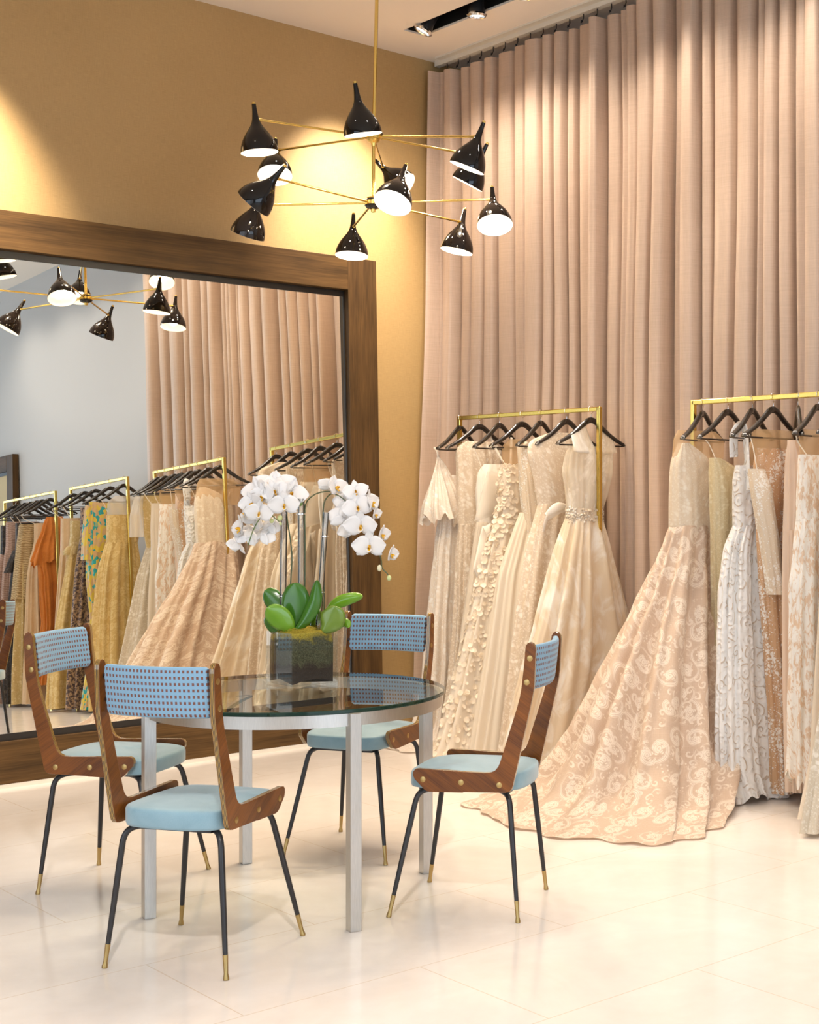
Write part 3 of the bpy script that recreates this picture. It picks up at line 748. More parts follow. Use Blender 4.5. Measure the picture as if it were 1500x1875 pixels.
# ================================================================== RACKS AND HANGERS
XR, ZR = 5.30, 1.947
def rack(y0, y1, label):
    t = thing('clothes_rack', label, 'clothes rack', (XR, (y0+y1)/2, 0), 0, 'brass garment racks')
    h = (y1-y0)/2; q = .0125
    MB().box(-q, q, -h, h, ZR-q, ZR+q).build('hanging_rail', rack_brass, t, smooth=False, bevel=.004)
    for s in (-1, 1):
        MB().box(-q, q, s*h-q, s*h+q, .012, ZR+q).build('post', rack_brass, t, smooth=False, bevel=.004)
        MB().box(-.24, .24, s*h-.016, s*h+.016, 0, .012).build('foot', rack_brass, t, smooth=False, bevel=.002)
    return t
rack(5.645, 6.885, 'brass garment rack of white gowns nearest the gold wall')
rack(3.80, 4.945, 'brass garment rack of lace gowns running out of the picture on the right')
rack(2.15, 3.30, 'brass garment rack with gold gowns, seen reflected in the big mirror')
rack(.59, 1.81, 'brass garment rack with the orange gown, farthest in the mirror reflection')

def make_hanger():
    t = thing('clothes_hanger', 'hanger', 'hanger')
    P = []; rad = []
    pth = catmull([(-.237, 0, -.205), (-.228, 0, -.193), (-.20, 0, -.180), (-.14, 0, -.148), (-.08, 0, -.106), (-.045, 0, -.079), (-.02, 0, -.064), (0, 0, -.060)], 4)
    full = pth + [Vector((-p.x, p.y, p.z)) for p in pth[::-1][1:]]
    vs = []; n = 14
    for i, p in enumerate(full):
        a = full[max(0, i-1)]; b = full[min(len(full)-1, i+1)]; T = (b-a).normalized(); N = Vector((-T.z, 0, T.x))
        f = 1-abs(p.x)/.237; hh = .0085 + .0085*f**.8 if f > .04 else .007; dd = .0075 + .008*(1-f)**.5
        bow = -.018*(1-f)**1.5*0
        for k in range(n):
            an = 2*PI*k/n; vs.append(p + N*(math.sin(an)*hh) + Vector((0, math.cos(an)*dd + bow, 0)) - Vector((0, 0, hh*.8)))
    m = MB().grid(vs, len(full), n, closed=True); m.f += [tuple(range(n-1, -1, -1)), tuple(range((len(full)-1)*n, len(full)*n))]; m.mi += [0, 0]
    m.build('shoulder_bar', hanger_black, t)
    MB().tube([(-.222, 0, -.212), (.222, 0, -.212)], .0045, 8).build('trouser_bar', hanger_black, t)
    hk = [(0, 0, -.066), (0, 0, -.045), (.004, 0, -.036), (.016, 0, -.028)] + [(.0185*math.cos(a), 0, -.0135+.0185*math.sin(a)) for a in np.linspace(-.3, PI+.5, 12)]
    MB().tube(catmull(hk, 2), .0019, 7).build('hook', chrome, t)
    return t
hanger0 = make_hanger(); HN = [0]
def hang(y, yaw, label, group):
    o = hanger0 if HN[0] == 0 else copy_tree(hanger0); HN[0] += 1
    o.location = (XR, y, ZR+.0145); o.rotation_euler = (0, 0, R(yaw)); tag(o, label, 'hanger', group)

# ================================================================== GOWN FABRICS
def m_fab(name, kind, c0, c1, sc=1.0, rough=.6, trans=.22, sheer=0.0, c2=None, bump=.35, sheen=.25):
    t = NT(name); v = t.n('UVMap').outputs[0]
    fine = t.noise(v, 300, 2, .5)
    def volute(cell, turns, lo, hi, jit=.05):          # one spiral scroll per irregular cell
        dn = t.noise(v, cell*.6, 2, .5, out='Color'); vv = t.vmath('ADD', v, t.vmath('SCALE', t.vmath('SUBTRACT', dn, (.5, .5, .5)), jit))
        x = t.n('TexVoronoi', voronoi_dimensions='2D'); t.put(x.inputs['Vector'], vv); x.inputs['Scale'].default_value = cell
        d = t.vmath('SUBTRACT', vv, x.outputs['Position']); sp = t.n('SeparateXYZ'); t.put(sp.inputs[0], d)
        sc_ = t.n('SeparateColor'); t.put(sc_.inputs[0], x.outputs['Color'])
        th = t.math('ARCTAN2', sp.outputs[1], sp.outputs[0]); r = x.outputs['Distance']
        sg = t.math('SUBTRACT', t.math('MULTIPLY', t.math('GREATER_THAN', sc_.outputs[0], .5), 2.0), 1.0)
        ph = t.math('ADD', t.math('MULTIPLY', th, sg), t.math('ADD', t.math('MULTIPLY', t.math('POWER', r, .7), turns), t.math('MULTIPLY', sc_.outputs[1], 6.28)))
        s_ = t.math('SINE', ph)
        return t.sstep(s_, lo, hi), r, s_, th, sc_.outputs[2]
    if kind == 'plain':
        k = t.noise(t.mapping(v, (7, 1.2, 1)), 2, 3, .55)
        fac = t.math('ADD', t.math('MULTIPLY', k, .75), t.math('MULTIPLY', fine, .25)); h = fine
    elif kind == 'scroll':                                # corded scrolls and flowers on net
        a1, r1, s1, th1, rr1 = volute(8.5*sc, 15, -.15, .35, .06)
        a1 = t.math('MULTIPLY', a1, t.sstep(r1, .62, .42))
        hollow = t.math('SUBTRACT', 1.0, t.math('MULTIPLY', .75, t.sstep(t.math('SINE', t.math('MULTIPLY', s1, 13.0)), -.2, .6)))   # ribbed cords
        pet = t.math('ADD', .20, t.math('MULTIPLY', t.math('SINE', t.math('MULTIPLY', th1, 5.0)), .07))
        fl1 = t.math('MULTIPLY', t.sstep(t.math('SUBTRACT', pet, r1), -.03, .03), t.math('SUBTRACT', 1.0, t.math('MULTIPLY', .7, t.sstep(t.math('SINE', t.math('MULTIPLY', r1, 75.0)), .0, .6))))
        dense = t.math('MULTIPLY', t.sstep(t.voro(v, 60*sc), .42, .2), t.sstep(t.noise(v, 11*sc, 2), .48, .6))
        a2, r2, s2, th2, rr2 = volute(19*sc, 11, .1, .6, .03)
        spg = t.math('MULTIPLY', t.math('MULTIPLY', a2, t.sstep(r2, .55, .35)), t.sstep(t.noise(v, 7*sc, 2), .44, .54))
        sp = t.n('SeparateXYZ'); t.put(sp.inputs[0], v)
        net = t.sstep(t.math('MAXIMUM', t.math('SINE', t.math('MULTIPLY', sp.outputs[0], 1100)), t.math('SINE', t.math('MULTIPLY', sp.outputs[1], 1100))), .5, .95)
        fac = t.math('MAXIMUM', t.math('MAXIMUM', t.math('MAXIMUM', t.math('MULTIPLY', a1, hollow), t.math('MULTIPLY', dense, .8)), t.math('MULTIPLY', fl1, .95)), t.math('MAXIMUM', t.math('MULTIPLY', spg, .8), t.math('MULTIPLY', net, .33))); h = fac
    elif kind == 'floral':
        dn = t.noise(v, 14*sc, 2, .5, out='Color'); vv = t.vmath('ADD', v, t.vmath('SCALE', t.vmath('SUBTRACT', dn, (.5, .5, .5)), .05/sc))
        a = t.sstep(t.voro(vv, 26*sc), .52, .25); b = t.sstep(t.voro(vv, 75*sc), .5, .2); z = t.sstep(t.noise(v, 9*sc, 3), .4, .6)
        fac = t.math('MAXIMUM', t.math('MULTIPLY', a, z), t.math('MULTIPLY', b, .6)); h = fac
    elif kind == 'cord':                                  # thick curling cords
        a1, r1, s1, th1, rr1 = volute(13*sc, 17, -.5, .1, .05)
        n3 = t.noise(v, 22*sc, 2, .5)
        gap = t.math('MULTIPLY', t.sstep(s1, -.72, -.95), t.sstep(n3, .46, .56)); fac = t.math('SUBTRACT', 1.0, gap)
        h = t.math('ADD', t.math('MULTIPLY', s1, .6), fac)
    elif kind == 'beads':
        d = t.voro(v, 62*sc); d3 = t.voro(v, 130*sc); z = t.sstep(t.noise(t.mapping(v, (1, .6, 1)), 8*sc, 3, .6), .40, .62)
        sz = t.math('ADD', .18, t.math('MULTIPLY', z, .36)); a = t.math('LESS_THAN', d, sz); b = t.math('MULTIPLY', t.math('LESS_THAN', d3, .40), z)
        fac = t.math('MAXIMUM', a, b); h = fac
    elif kind == 'patch':                                 # organza with soft painted petals
        a = t.noise(t.mapping(v, (1, .6, 1)), 7*sc, 4, .6, .8); fac = t.sstep(a, .44, .66); h = t.math('ADD', fac, fine)
    elif kind == 'feather':
        d = t.voro(t.mapping(v, (1, .42, 1)), 30*sc, out='Distance'); n4 = t.noise(t.mapping(v, (1, .35, 1)), 55*sc, 3, .6, 1.2)
        fac = t.sstep(t.math('ADD', n4, t.math('MULTIPLY', d, -.25)), .24, .40); h = n4
    elif kind == 'flakes':
        x = t.voro(t.mapping(v, (1, .7, 1)), 42*sc, out='Color'); sp = t.n('SeparateXYZ'); t.put(sp.inputs[0], x); fac = t.sstep(sp.outputs[0], .30, .42); h = t.voro(v, 42*sc)
        x2 = t.math('GREATER_THAN', t.math('ADD', sp.outputs[1], t.math('MULTIPLY', t.noise(v, 9, 2), .5)), .80)
    elif kind == 'pleat':
        sp = t.n('SeparateXYZ'); t.put(sp.inputs[0], v); nn = t.noise(v, 12, 3); s2 = t.math('SINE', t.math('ADD', t.math('MULTIPLY', sp.outputs[1], 330), t.math('MULTIPLY', nn, 22))); fac = t.sstep(s2, -.8, .8); h = fac
    elif kind == 'print':
        a = t.noise(v, 38*sc, 4, .65, .6); fac = t.sstep(a, .42, .60); h = a
    elif kind == 'fur':
        a = t.noise(t.mapping(v, (60, 16, 1)), 2, 4, .65, 1.5); b = t.noise(v, 16, 3, .6, 1); fac = t.math('ADD', t.math('MULTIPLY', a, .6), t.math('MULTIPLY', b, .45)); h = fac
    col = t.mix(fac, c0, c1)
    if kind == 'flakes': col = t.mix(x2, col, c2)
    p = t.pbr(col, rough, 0, t.bump(h, bump, .0025), sheen=sheen)
    tr = t.n('BsdfTranslucent'); t.put(tr.inputs[0], col)
    sh = t.mixs(trans, p, tr.outputs[0])
    if sheer:
        f2 = t.math('MULTIPLY', sheer, t.math('SUBTRACT', 1.0, t.math('MULTIPLY', fac, .8))) if kind != 'plain' else sheer
        sh = t.mixs(f2, sh, t.n('BsdfTransparent').outputs[0])
    return t.done(sh)
F = {
 'white_lace': m_fab('white_corded_lace', 'floral', (.82, .72, .61), (.95, .91, .85), 1.1),
 'ivory_lace': m_fab('ivory_lace', 'floral', (.81, .68, .53), (.94, .88, .78), 1.0, sheer=.2),
 'satin': m_fab('pale_satin', 'plain', (.84, .76, .65), (.90, .84, .76), 1, .32, .15),
 'organza': m_fab('cream_organza', 'plain', (.86, .75, .60), (.93, .85, .73), 1, .5, .35),
 'tulle': m_fab('ivory_tulle', 'plain', (.88, .78, .63), (.94, .86, .74), 1, .6, .35),
 'sheer': m_fab('sheer_tulle', 'plain', (.86, .78, .66), (.92, .86, .78), 1, .6, .3, sheer=.55),
 'nude': m_fab('nude_illusion_mesh', 'plain', (.70, .47, .24), (.76, .54, .30), 1, .6, .3, sheer=.58),
 'painted': m_fab('painted_organza', 'patch', (.84, .71, .53), (.95, .90, .82), 1.2, .42, .3, sheer=.10),
 'painted_sheer': m_fab('painted_sheer_organza', 'patch', (.82, .72, .57), (.93, .89, .82), 1.3, .4, .3, sheer=.42),
 'champagne': m_fab('champagne_scroll_lace', 'scroll', (.62, .45, .325), (.88, .76, .63), 1.0, .65, .25, bump=.5),
 'champagne_bodice': m_fab('champagne_bodice_lace', 'floral', (.77, .65, .50), (.90, .82, .69), 1.2),
 'gold_satin': m_fab('pale_gold_satin', 'floral', (.66, .54, .32), (.80, .71, .50), 1.6, .35),
 'white_cord': m_fab('white_corded_embroidery', 'cord', (.64, .53, .43), (.85, .835, .815), 1.0, .6, .15, bump=.9),
 'beads': m_fab('nude_beaded_tulle', 'beads', (.66, .41, .23), (.93, .87, .79), 1.1, .55, .25, bump=.5),
 'bead_lace': m_fab('dense_beaded_lace', 'beads', (.76, .64, .49), (.93, .89, .82), 1.3, .55, .2, bump=.6),
 'peach': m_fab('peach_satin', 'plain', (.82, .62, .46), (.90, .74, .60), 1, .35, .25),
 'feather': m_fab('white_feathered_lace', 'feather', (.76, .56, .39), (.91, .87, .80), 1.15, .6, .2, bump=.6),
 'fringe': m_fab('white_thread_fringe', 'feather', (.74, .60, .45), (.92, .87, .80), 1.6, .6, .25, bump=.6),
 'brocade': m_fab('gold_brocade', 'scroll', (.60, .40, .13), (.76, .59, .27), 1.6, .42, .1, bump=.35),
 'pale_gold': m_fab('pale_gold_lace', 'floral', (.62, .46, .20), (.80, .66, .38), 1.5, .5),
 'print': m_fab('brown_floral_print', 'print', (.055, .035, .045), (.46, .30, .18), 1.1, .55, .1),
 'flakes': m_fab('teal_and_yellow_sequins', 'flakes', (.02, .36, .40), (.72, .55, .08), 1.0, .35, .05, c2=(.62, .42, .22)),
 'orange': m_fab('orange_fluffy_lace', 'fur', (.36, .09, .008), (.80, .27, .035), 1, .8, .15, bump=1.0),
 'ruffle': m_fab('peach_ruffle', 'fur', (.58, .36, .18), (.86, .66, .42), 1, .5, .2),
 'tan_pleat': m_fab('tan_pleated_chiffon', 'pleat', (.36, .24, .10), (.62, .46, .24), 1, .5, .2, bump=.7),
 'black_lace': m_fab('black_lace', 'floral', (.012, .009, .009), (.09, .06, .045), 1.4, .5, .05),
 'mauve': m_fab('dusty_pink_chiffon', 'pleat', (.40, .25, .19), (.56, .38, .30), 1, .5, .2),
 'grey_lace': m_fab('silver_ivory_lace', 'floral', (.62, .54, .42), (.82, .77, .68), 1.3),
}
ribbon = simple('cream_ribbon', (.85, .77, .64), .45)

# ================================================================== GOWN SHAPES
def rows_interp(rows, nz):
    A = np.array([list(r) + [0]*(6-len(r)) for r in rows], float)
    d = np.sqrt(np.diff(A[:, 0])**2 + .5*np.diff(A[:, 1])**2 + .3*np.diff(A[:, 3])**2) + 1e-4
    u = np.concatenate([[0], np.cumsum(d)]); uu = np.linspace(0, u[-1], nz)
    B = np.stack([np.interp(uu, u, A[:, k]) for k in range(6)], 1)
    for _ in range(3): B[1:-1] = .25*B[:-2] + .5*B[1:-1] + .25*B[2:]
    return B
def loft_verts(rows, nz=54, nt=132, seed=0, folds=(5, 9, 14, 23), ex=.9, rough=.0, hem=0.0, sharp=.75):
    rg = np.random.RandomState(seed); B = rows_interp(rows, nz)
    t = PI/2 + np.linspace(0, 2*PI, nt, endpoint=False)
    w = np.array([1.0, .9, .7, .45][:len(folds)])*rg.uniform(.6, 1.2, len(folds)); ph = rg.uniform(0, 6.28, len(folds)); dr = rg.uniform(-.7, .7, len(folds))
    V = np.zeros((nz, nt, 3)); c, s = np.cos(t), np.sin(t)
    sc = np.sign(c)*np.abs(c)**ex; ss = np.sign(s)*np.abs(s)**ex
    for i, (z, xl, xr, yf, yb, amp) in enumerate(B):
        f = i/(nz-1)
        Fd = sum(w[k]*np.sin(n*t + ph[k] + dr[k]*f*3) for k, n in enumerate(folds))/w.sum()*1.6
        Fd = np.sign(Fd)*np.abs(Fd)**sharp
        V[i, :, 0] = (xl+xr)/2 + sc*((xr-xl)/2) + amp*Fd*c
        V[i, :, 1] = (yf+yb)/2 + ss*((yb-yf)/2) + amp*Fd*s
        V[i, :, 2] = z + (hem*f**6)*np.sin(5*t+ph[0]) + (hem*.5*f**6)*np.sin(17*t+ph[1])
    if rough:
        for i in range(nz):
            for k in range(nt):
                q = V[i, k]; a = mnoise.noise_vector(Vector((q[0]*11+seed, q[1]*11, q[2]*7)))
                V[i, k] = q + np.array([a.x, a.y, a.z])*rough
    V[:, :, 2] = np.maximum(V[:, :, 2], .006)
    return V
def loft(name, mat, rows, parent, **kw):
    V = loft_verts(rows, **kw); nz, nt, _ = V.shape
    W = np.concatenate([V, V[:, :1]], 1)                # seam at the back
    du = np.linalg.norm(np.diff(W, axis=1), axis=2); u = np.concatenate([np.zeros((nz, 1)), np.cumsum(du, 1)], 1); u -= u[:, nt//2:nt//2+1]
    dv = np.linalg.norm(np.diff(W, axis=0), axis=2); v = -np.concatenate([np.zeros((1, nt+1)), np.cumsum(dv, 0)], 0)
    m = MB().grid([tuple(p) for p in W.reshape(-1, 3)], nz, nt+1); m.uv = np.stack([u, v], 2).reshape(-1, 2)
    return m.build(name, mat, parent, sharp=0), V
def strap(parent, pts, r=.004, mat=None, name='strap'): return MB().tube(catmull(pts, 4), r, 7, flat=.5).build(name, mat or ribbon, parent)
def panel(name, mat, parent, corners, n=10, sag=.0, seed=0, wob=.006):
    """a soft cloth panel between four corner points a b / c d"""
    a, b, c, d2 = [Vector(p) for p in corners]; vs = []
    for i in range(n):
        f = i/(n-1)
        for k in range(n):
            g = k/(n-1); p = a.lerp(b, g).lerp(c.lerp(d2, g), f)
            vs.append(p + Vector((0, -sag*math.sin(PI*g)*math.sin(PI*f) + wob*mnoise.noise(p*22+Vector((seed, 0, 0))), -sag*.3*math.sin(PI*g))))
    o = MB().grid(vs, n, n).build(name, mat, parent, sharp=0); o.modifiers.new('thick', 'SOLIDIFY').thickness = .0015; return o
def gown(y, label, group, x=XR): return thing('gown', label, 'gown', (x, y, 0), 0, group)
GA, GB, GC, GD = 'gowns on the rack nearest the gold wall', 'gowns on the right-hand rack', 'gowns on the third rack, seen in the mirror', 'gowns on the farthest rack, seen in the mirror'
HA, HB, HC_, HD = 'hangers on the rack nearest the gold wall', 'hangers on the right-hand rack', 'hangers on the third rack, seen in the mirror', 'hangers on the farthest rack, seen in the mirror'

# ---- rack nearest the gold wall (from the wall outwards)
g = gown(6.868, 'white lace gown with a flared cape sleeve, hanging nearest the gold wall', GA)
loft('bodice', F['white_lace'], [(1.60, -.09, .15, -.05, .06, .004), (1.5, -.13, .15, -.06, .07, .004), (1.36, -.12, .12, -.06, .07, .004)], g, nz=20, nt=80, seed=1)
loft('skirt', F['white_lace'], [(1.38, -.15, .12, -.06, .07, .006), (1.17, -.176, .10, -.065, .08, .012), (.84, -.204, .12, -.07, .1, .02), (.35, -.24, .16, -.08, .12, .03), (.06, -.30, .18, -.09, .16, .035), (.02, -.42, .16, -.16, .2, .03), (.010, -.55, .1, -.30, .22, .02)], g, seed=2, rough=.006)
loft('cape_sleeve', F['white_lace'], [(1.705, -.178, -.165, -.012, .012, .001), (1.64, -.20, -.10, -.006, .001, .003), (1.52, -.24, -.05, -.07, .05, .008), (1.40, -.272, -.005, -.10, .07, .018), (1.33, -.268, .02, -.11, .08, .028)], g, nz=30, nt=120, seed=3, folds=(4, 9, 17, 29), hem=.03, rough=.004)
strap(g, [(-.205, 0, 1.765), (-.19, -.01, 1.74), (-.175, 0, 1.70)], .006, F['satin']); strap(g, [(.20, 0, 1.765), (.17, 0, 1.7), (.14, 0, 1.60)], .006, F['satin'])
g = gown(6.69, 'sleeveless ivory lace gown with a sheer high neck, second from the gold wall', GA)
loft('bodice', F['ivory_lace'], [(1.80, -.10, .10, -.02, .03, .002), (1.765, -.175, .175, -.035, .045, .003), (1.68, -.165, .165, -.05, .06, .004), (1.45, -.157, .15, -.055, .065, .004), (1.30, -.15, .14, -.055, .065, .004)], g, nz=26, nt=90, seed=4)
loft('skirt', F['ivory_lace'], [(1.31, -.15, .14, -.056, .066, .004), (1.18, -.153, .14, -.06, .07, .01), (.69, -.17, .15, -.07, .08, .018), (.2, -.22, .18, -.08, .09, .024), (.01, -.26, .2, -.09, .1, .026)], g, seed=5, rough=.005)
g = gown(6.50, 'pale satin halter gown with a pointed draped side panel, third from the gold wall', GA)
loft('bodice', F['satin'], [(1.66, -.11, .12, -.02, .03, .002), (1.62, -.155, .14, -.045, .05, .003), (1.50, -.165, .13, -.06, .06, .008), (1.30, -.15, .12, -.06, .06, .008)], g, nz=22, nt=90, seed=6)
loft('skirt', F['organza'], [(1.32, -.16, .12, -.055, .06, .006), (.90, -.22, .12, -.065, .08, .018), (.39, -.31, .14, -.08, .09, .028), (.01, -.39, .16, -.09, .1, .03)], g, seed=7, rough=.004)
panel('draped_cape', F['sheer'], g, [(-.15, -.07, 1.62), (.05, -.07, 1.62), (-.26, -.09, 1.33), (.10, -.075, 1.42)], sag=.02, seed=1)
panel('draped_panel', F['satin'], g, [(-.19, -.07, 1.30), (-.14, -.09, 1.32), (-.17, -.075, .88), (-.155, -.085, .86)], sag=.02, seed=2)
panel('draped_panel', F['satin'], g, [(-.19, -.075, 1.30), (-.15, -.085, 1.24), (-.262, -.08, 1.06), (-.17, -.085, .88)], sag=.015, seed=4)
strap(g, [(-.075, 0, 1.83), (-.05, -.03, 1.74), (-.01, -.05, 1.66), (-.02, -.06, 1.60)], .008, F['satin']); strap(g, [(.09, 0, 1.82), (.07, -.02, 1.74), (.04, -.05, 1.64)], .008, F['satin'])
strap(g, [(-.205, 0, 1.765), (-.18, -.02, 1.70), (-.155, -.03, 1.62)], .002)
g = gown(6.295, 'cream gown covered in white three-dimensional petals, fourth from the gold wall', GA)
loft('bodice', F['organza'], [(1.65, -.15, .14, -.05, .055, .004), (1.60, -.17, .14, -.06, .06, .004), (1.42, -.165, .12, -.06, .06, .004), (1.34, -.18, .12, -.06, .06, .004)], g, nz=20, nt=80, seed=8)
pr = [(1.35, -.19, .12, -.062, .062, .004), (1.19, -.25, .12, -.066, .07, .01), (.79, -.36, .13, -.078, .085, .018), (.42, -.47, .15, -.09, .10, .024), (.15, -.56, .17, -.10, .12, .028), (.01, -.63, .18, -.11, .13, .03)]
sk, V = loft('skirt', F['organza'], pr, g, seed=9)
rp = np.random.RandomState(2); m = MB(); nz, nt, _ = V.shape
_, VB = None, loft_verts([(1.66, -.15, .14, -.055, .06, .0), (1.42, -.17, .12, -.064, .064, 0), (1.34, -.19, .12, -.064, .064, 0)], nz=20, nt=80, seed=8)
for q in range(1400):
    U = V if q > 330 else VB
    i = rp.randint(1, U.shape[0]-1); k = int(rp.uniform(.2, .74)*U.shape[1]) % U.shape[1]
    p = Vector(U[i, k]); a = Vector(U[i, (k+1) % U.shape[1]]) - Vector(U[i, k-1]); b = Vector(U[min(i+1, U.shape[0]-1), k]) - Vector(U[i-1, k])
    if p.x > .02 and rp.rand() < .6: continue
    nn = b.cross(a); nn.normalize()
    if nn.y > .6: continue
    nn = (nn + Vector(rp.uniform(-.5, .5, 3))).normalized()
    r_ = rp.uniform(.009, .018); X = nn.orthogonal().normalized(); Yv = nn.cross(X); c = p + nn*rp.uniform(.003, .009)
    rim = [c + (X*math.cos(2*PI*j/9) + Yv*math.sin(2*PI*j/9))*r_ + nn*r_*.35 for j in range(9)]
    m.add([c] + rim, [(0, 1+j, 1+(j+1) % 9) for j in range(9)])
pt = m.build('petal_applique', F['tulle'], g, sharp=0); pt['kind'] = 'stuff'
strap(g, [(-.205, 0, 1.765), (-.18, -.02, 1.70), (-.15, -.04, 1.64)], .002); strap(g, [(.20, 0, 1.765), (.16, 0, 1.7), (.13, 0, 1.64)], .002)
loft('mesh_yoke', F['nude'], [(1.80, -.09, .09, -.012, .02), (1.76, -.15, .15, -.02, .03), (1.64, -.14, .13, -.045, .05)], g, nz=14, nt=60, seed=3)
g = gown(6.12, 'plain ivory tulle gown with one long beaded lace sleeve, fifth from the gold wall', GA)
loft('bodice', F['ivory_lace'], [(1.78, -.12, .14, -.02, .03, .002), (1.74, -.16, .17, -.035, .04, .002), (1.55, -.15, .15, -.05, .055, .003), (1.36, -.13, .13, -.05, .055, .003)], g, nz=24, nt=80, seed=10)
loft('skirt', F['tulle'], [(1.38, -.15, .12, -.05, .06, .004), (1.30, -.19, .12, -.055, .06, .008), (1.04, -.30, .13, -.065, .07, .018), (.58, -.385, .15, -.075, .08, .026), (.04, -.50, .18, -.085, .095, .032), (.01, -.52, .18, -.085, .095, .03)], g, seed=11, folds=(4, 7, 12, 19))
loft('sleeve', F['bead_lace'], [(1.76, -.175, -.10, -.02, .035, .002), (1.6, -.165, -.06, -.055, .04, .004), (1.35, -.15, -.03, -.075, .02, .006), (1.12, -.13, -.005, -.085, .0, .006)], g, nz=30, nt=60, seed=12, rough=.005)
g = gown(5.915, 'ivory lace gown with a white bow at the waist, behind the front ball gown', GA)
loft('bodice', F['ivory_lace'], [(1.825, -.11, .11, -.015, .025, .002), (1.775, -.27, .22, -.03, .04, .003), (1.70, -.28, .22, -.045, .05, .004), (1.6, -.24, .2, -.05, .055, .004), (1.42, -.20, .15, -.05, .055, .004)], g, nz=26, nt=90, seed=13)
loft('skirt', F['ivory_lace'], [(1.43, -.20, .15, -.05, .055, .005), (1.20, -.27, .16, -.06, .07, .014), (.89, -.33, .19, -.07, .08, .022), (.01, -.47, .28, -.085, .095, .032)], g, seed=14, rough=.004)
m = MB(); m.tube(catmull([(-.20, -.06, 1.36), (-.12, -.085, 1.40), (-.04, -.09, 1.41), (.06, -.08, 1.40)], 5), [.022]*16, 10, flat=.35); m.build('waist_ribbon', F['satin'], g)
m = MB(); m.tube(catmull([(-.20, -.075, 1.375), (-.225, -.09, 1.35), (-.24, -.09, 1.31), (-.242, -.085, 1.28)], 4), [.008, .012, .015, .018, .020, .020, .019, .018, .016, .015, .013, .012, .01], 10, flat=.3); m.tube(catmull([(-.215, -.085, 1.375), (-.16, -.105, 1.415), (-.10, -.105, 1.415)], 4), [.010, .016, .02, .022, .022, .022, .02, .018, .016], 10, flat=.35); m.build('bow', F['satin'], g)
g = gown(5.711, 'sleeveless painted organza ball gown with a jewelled waist at the near end of its rack', GA)
loft('bodice', F['painted_sheer'], [(1.745, -.145, .15, -.035, .045, .003), (1.70, -.178, .162, -.05, .06, .005), (1.60, -.195, .15, -.06, .065, .009), (1.50, -.172, .115, -.06, .06, .009), (1.385, -.165, .066, -.055, .055, .006)], g, nz=28, nt=110, seed=15, folds=(7, 12, 19, 27))
loft('lining', F['satin'], [(1.62, -.16, .12, -.045, .05, .003), (1.5, -.155, .10, -.05, .05, .003), (1.39, -.155, .06, -.045, .045, .002)], g, nz=14, nt=60, seed=2)
panel('shoulder', F['painted_sheer'], g, [(-.15, .0, 1.812), (-.05, .0, 1.862), (-.168, -.045, 1.71), (.0, -.05, 1.70)], wob=.003); panel('shoulder', F['painted_sheer'], g, [(.065, .0, 1.855), (.155, .0, 1.81), (.04, -.05, 1.70), (.158, -.04, 1.71)], wob=.003)
m = MB(); wb = loft_verts([(1.405, -.170, .070, -.060, .060, .003), (1.34, -.174, .068, -.062, .062, .003)], nz=8, nt=80, seed=3)
m.grid([tuple(p) for p in wb.reshape(-1, 3)], 8, 80, closed=True)
for q in range(170):
    k = rp.randint(16, 62); i = rp.randint(0, 8); p = Vector(wb[i, k]); m.ball(p + Vector((-.002, -.004, rp.uniform(-.01, .01))), rp.uniform(.004, .008), 6)
m.build('jewelled_belt', F['bead_lace'], g, sharp=0)
loft('skirt', F['painted'], [(1.36, -.172, .066, -.06, .058, .004), (1.28, -.205, .08, -.075, .062, .012), (1.20, -.243, .104, -.09, .066, .018), (.96, -.328, .175, -.115, .075, .026), (.67, -.431, .272, -.13, .085, .032), (.46, -.515, .285, -.135, .09, .036), (.17, -.605, .26, -.13, .10, .040), (.012, -.65, .22, -.12, .11, .040)], g, nz=70, nt=180, seed=16, folds=(6, 11, 17, 25), rough=.004, hem=.02, sharp=.65)
for (y, yaw, lab) in ((6.878, 18, 'black hanger of the cape-sleeved gown nearest the gold wall'), (6.69, -3, 'black hanger of the high-necked ivory lace gown'), (6.50, 12.6, 'black hanger of the satin halter gown with the draped panel'),
                      (6.295, 0, 'black hanger of the gown covered in petals'), (6.13, 15.5, 'black hanger of the tulle gown with the beaded sleeve'), (5.91, 3, 'black hanger of the lace gown with the waist bow'), (5.711, -2.9, 'black hanger of the organza ball gown, next to the rack post')):
    hang(y, yaw, lab, HA)

# ---- right-hand rack
g = gown(4.885, 'champagne scroll-lace ball gown with a long train spread on the floor', GB)
loft('mesh_yoke', F['nude'], [(1.80, -.17, .10, -.02, .03, .001), (1.76, -.20, .17, -.03, .04, .001), (1.66, -.21, .15, -.05, .05, .002), (1.60, -.21, .13, -.055, .055, .002)], g, nz=18, nt=70, seed=20)
loft('bodice', F['champagne_bodice'], [(1.735, -.17, -.12, -.04, .02, .002), (1.66, -.215, .05, -.06, .05, .003), (1.58, -.222, .085, -.065, .06, .004), (1.45, -.222, .075, -.068, .065, .004), (1.28, -.218, .095, -.07, .07, .005)], g, nz=26, nt=100, seed=21)
loft('skirt', F['champagne'], [(1.32, -.218, .095, -.072, .072, .004), (1.22, -.262, .10, -.09, .09, .014), (1.0, -.385, .11, -.13, .13, .028), (.76, -.54, .11, -.19, .17, .040), (.45, -.72, .09, -.28, .24, .055), (.22, -.86, .05, -.37, .32, .062), (.10, -.97, -.06, -.46, .41, .060), (.045, -1.08, -.18, -.56, .49, .05), (.018, -1.19, -.32, -.66, .56, .04), (.010, -1.26, -.42, -.735, .61, .035)], g, nz=110, nt=260, seed=24, folds=(6, 10, 15, 24), rough=.010, sharp=.7)
g = gown(4.715, 'ivory sequinned slip gown with thin straps, squeezed beside the champagne ball gown', GB)
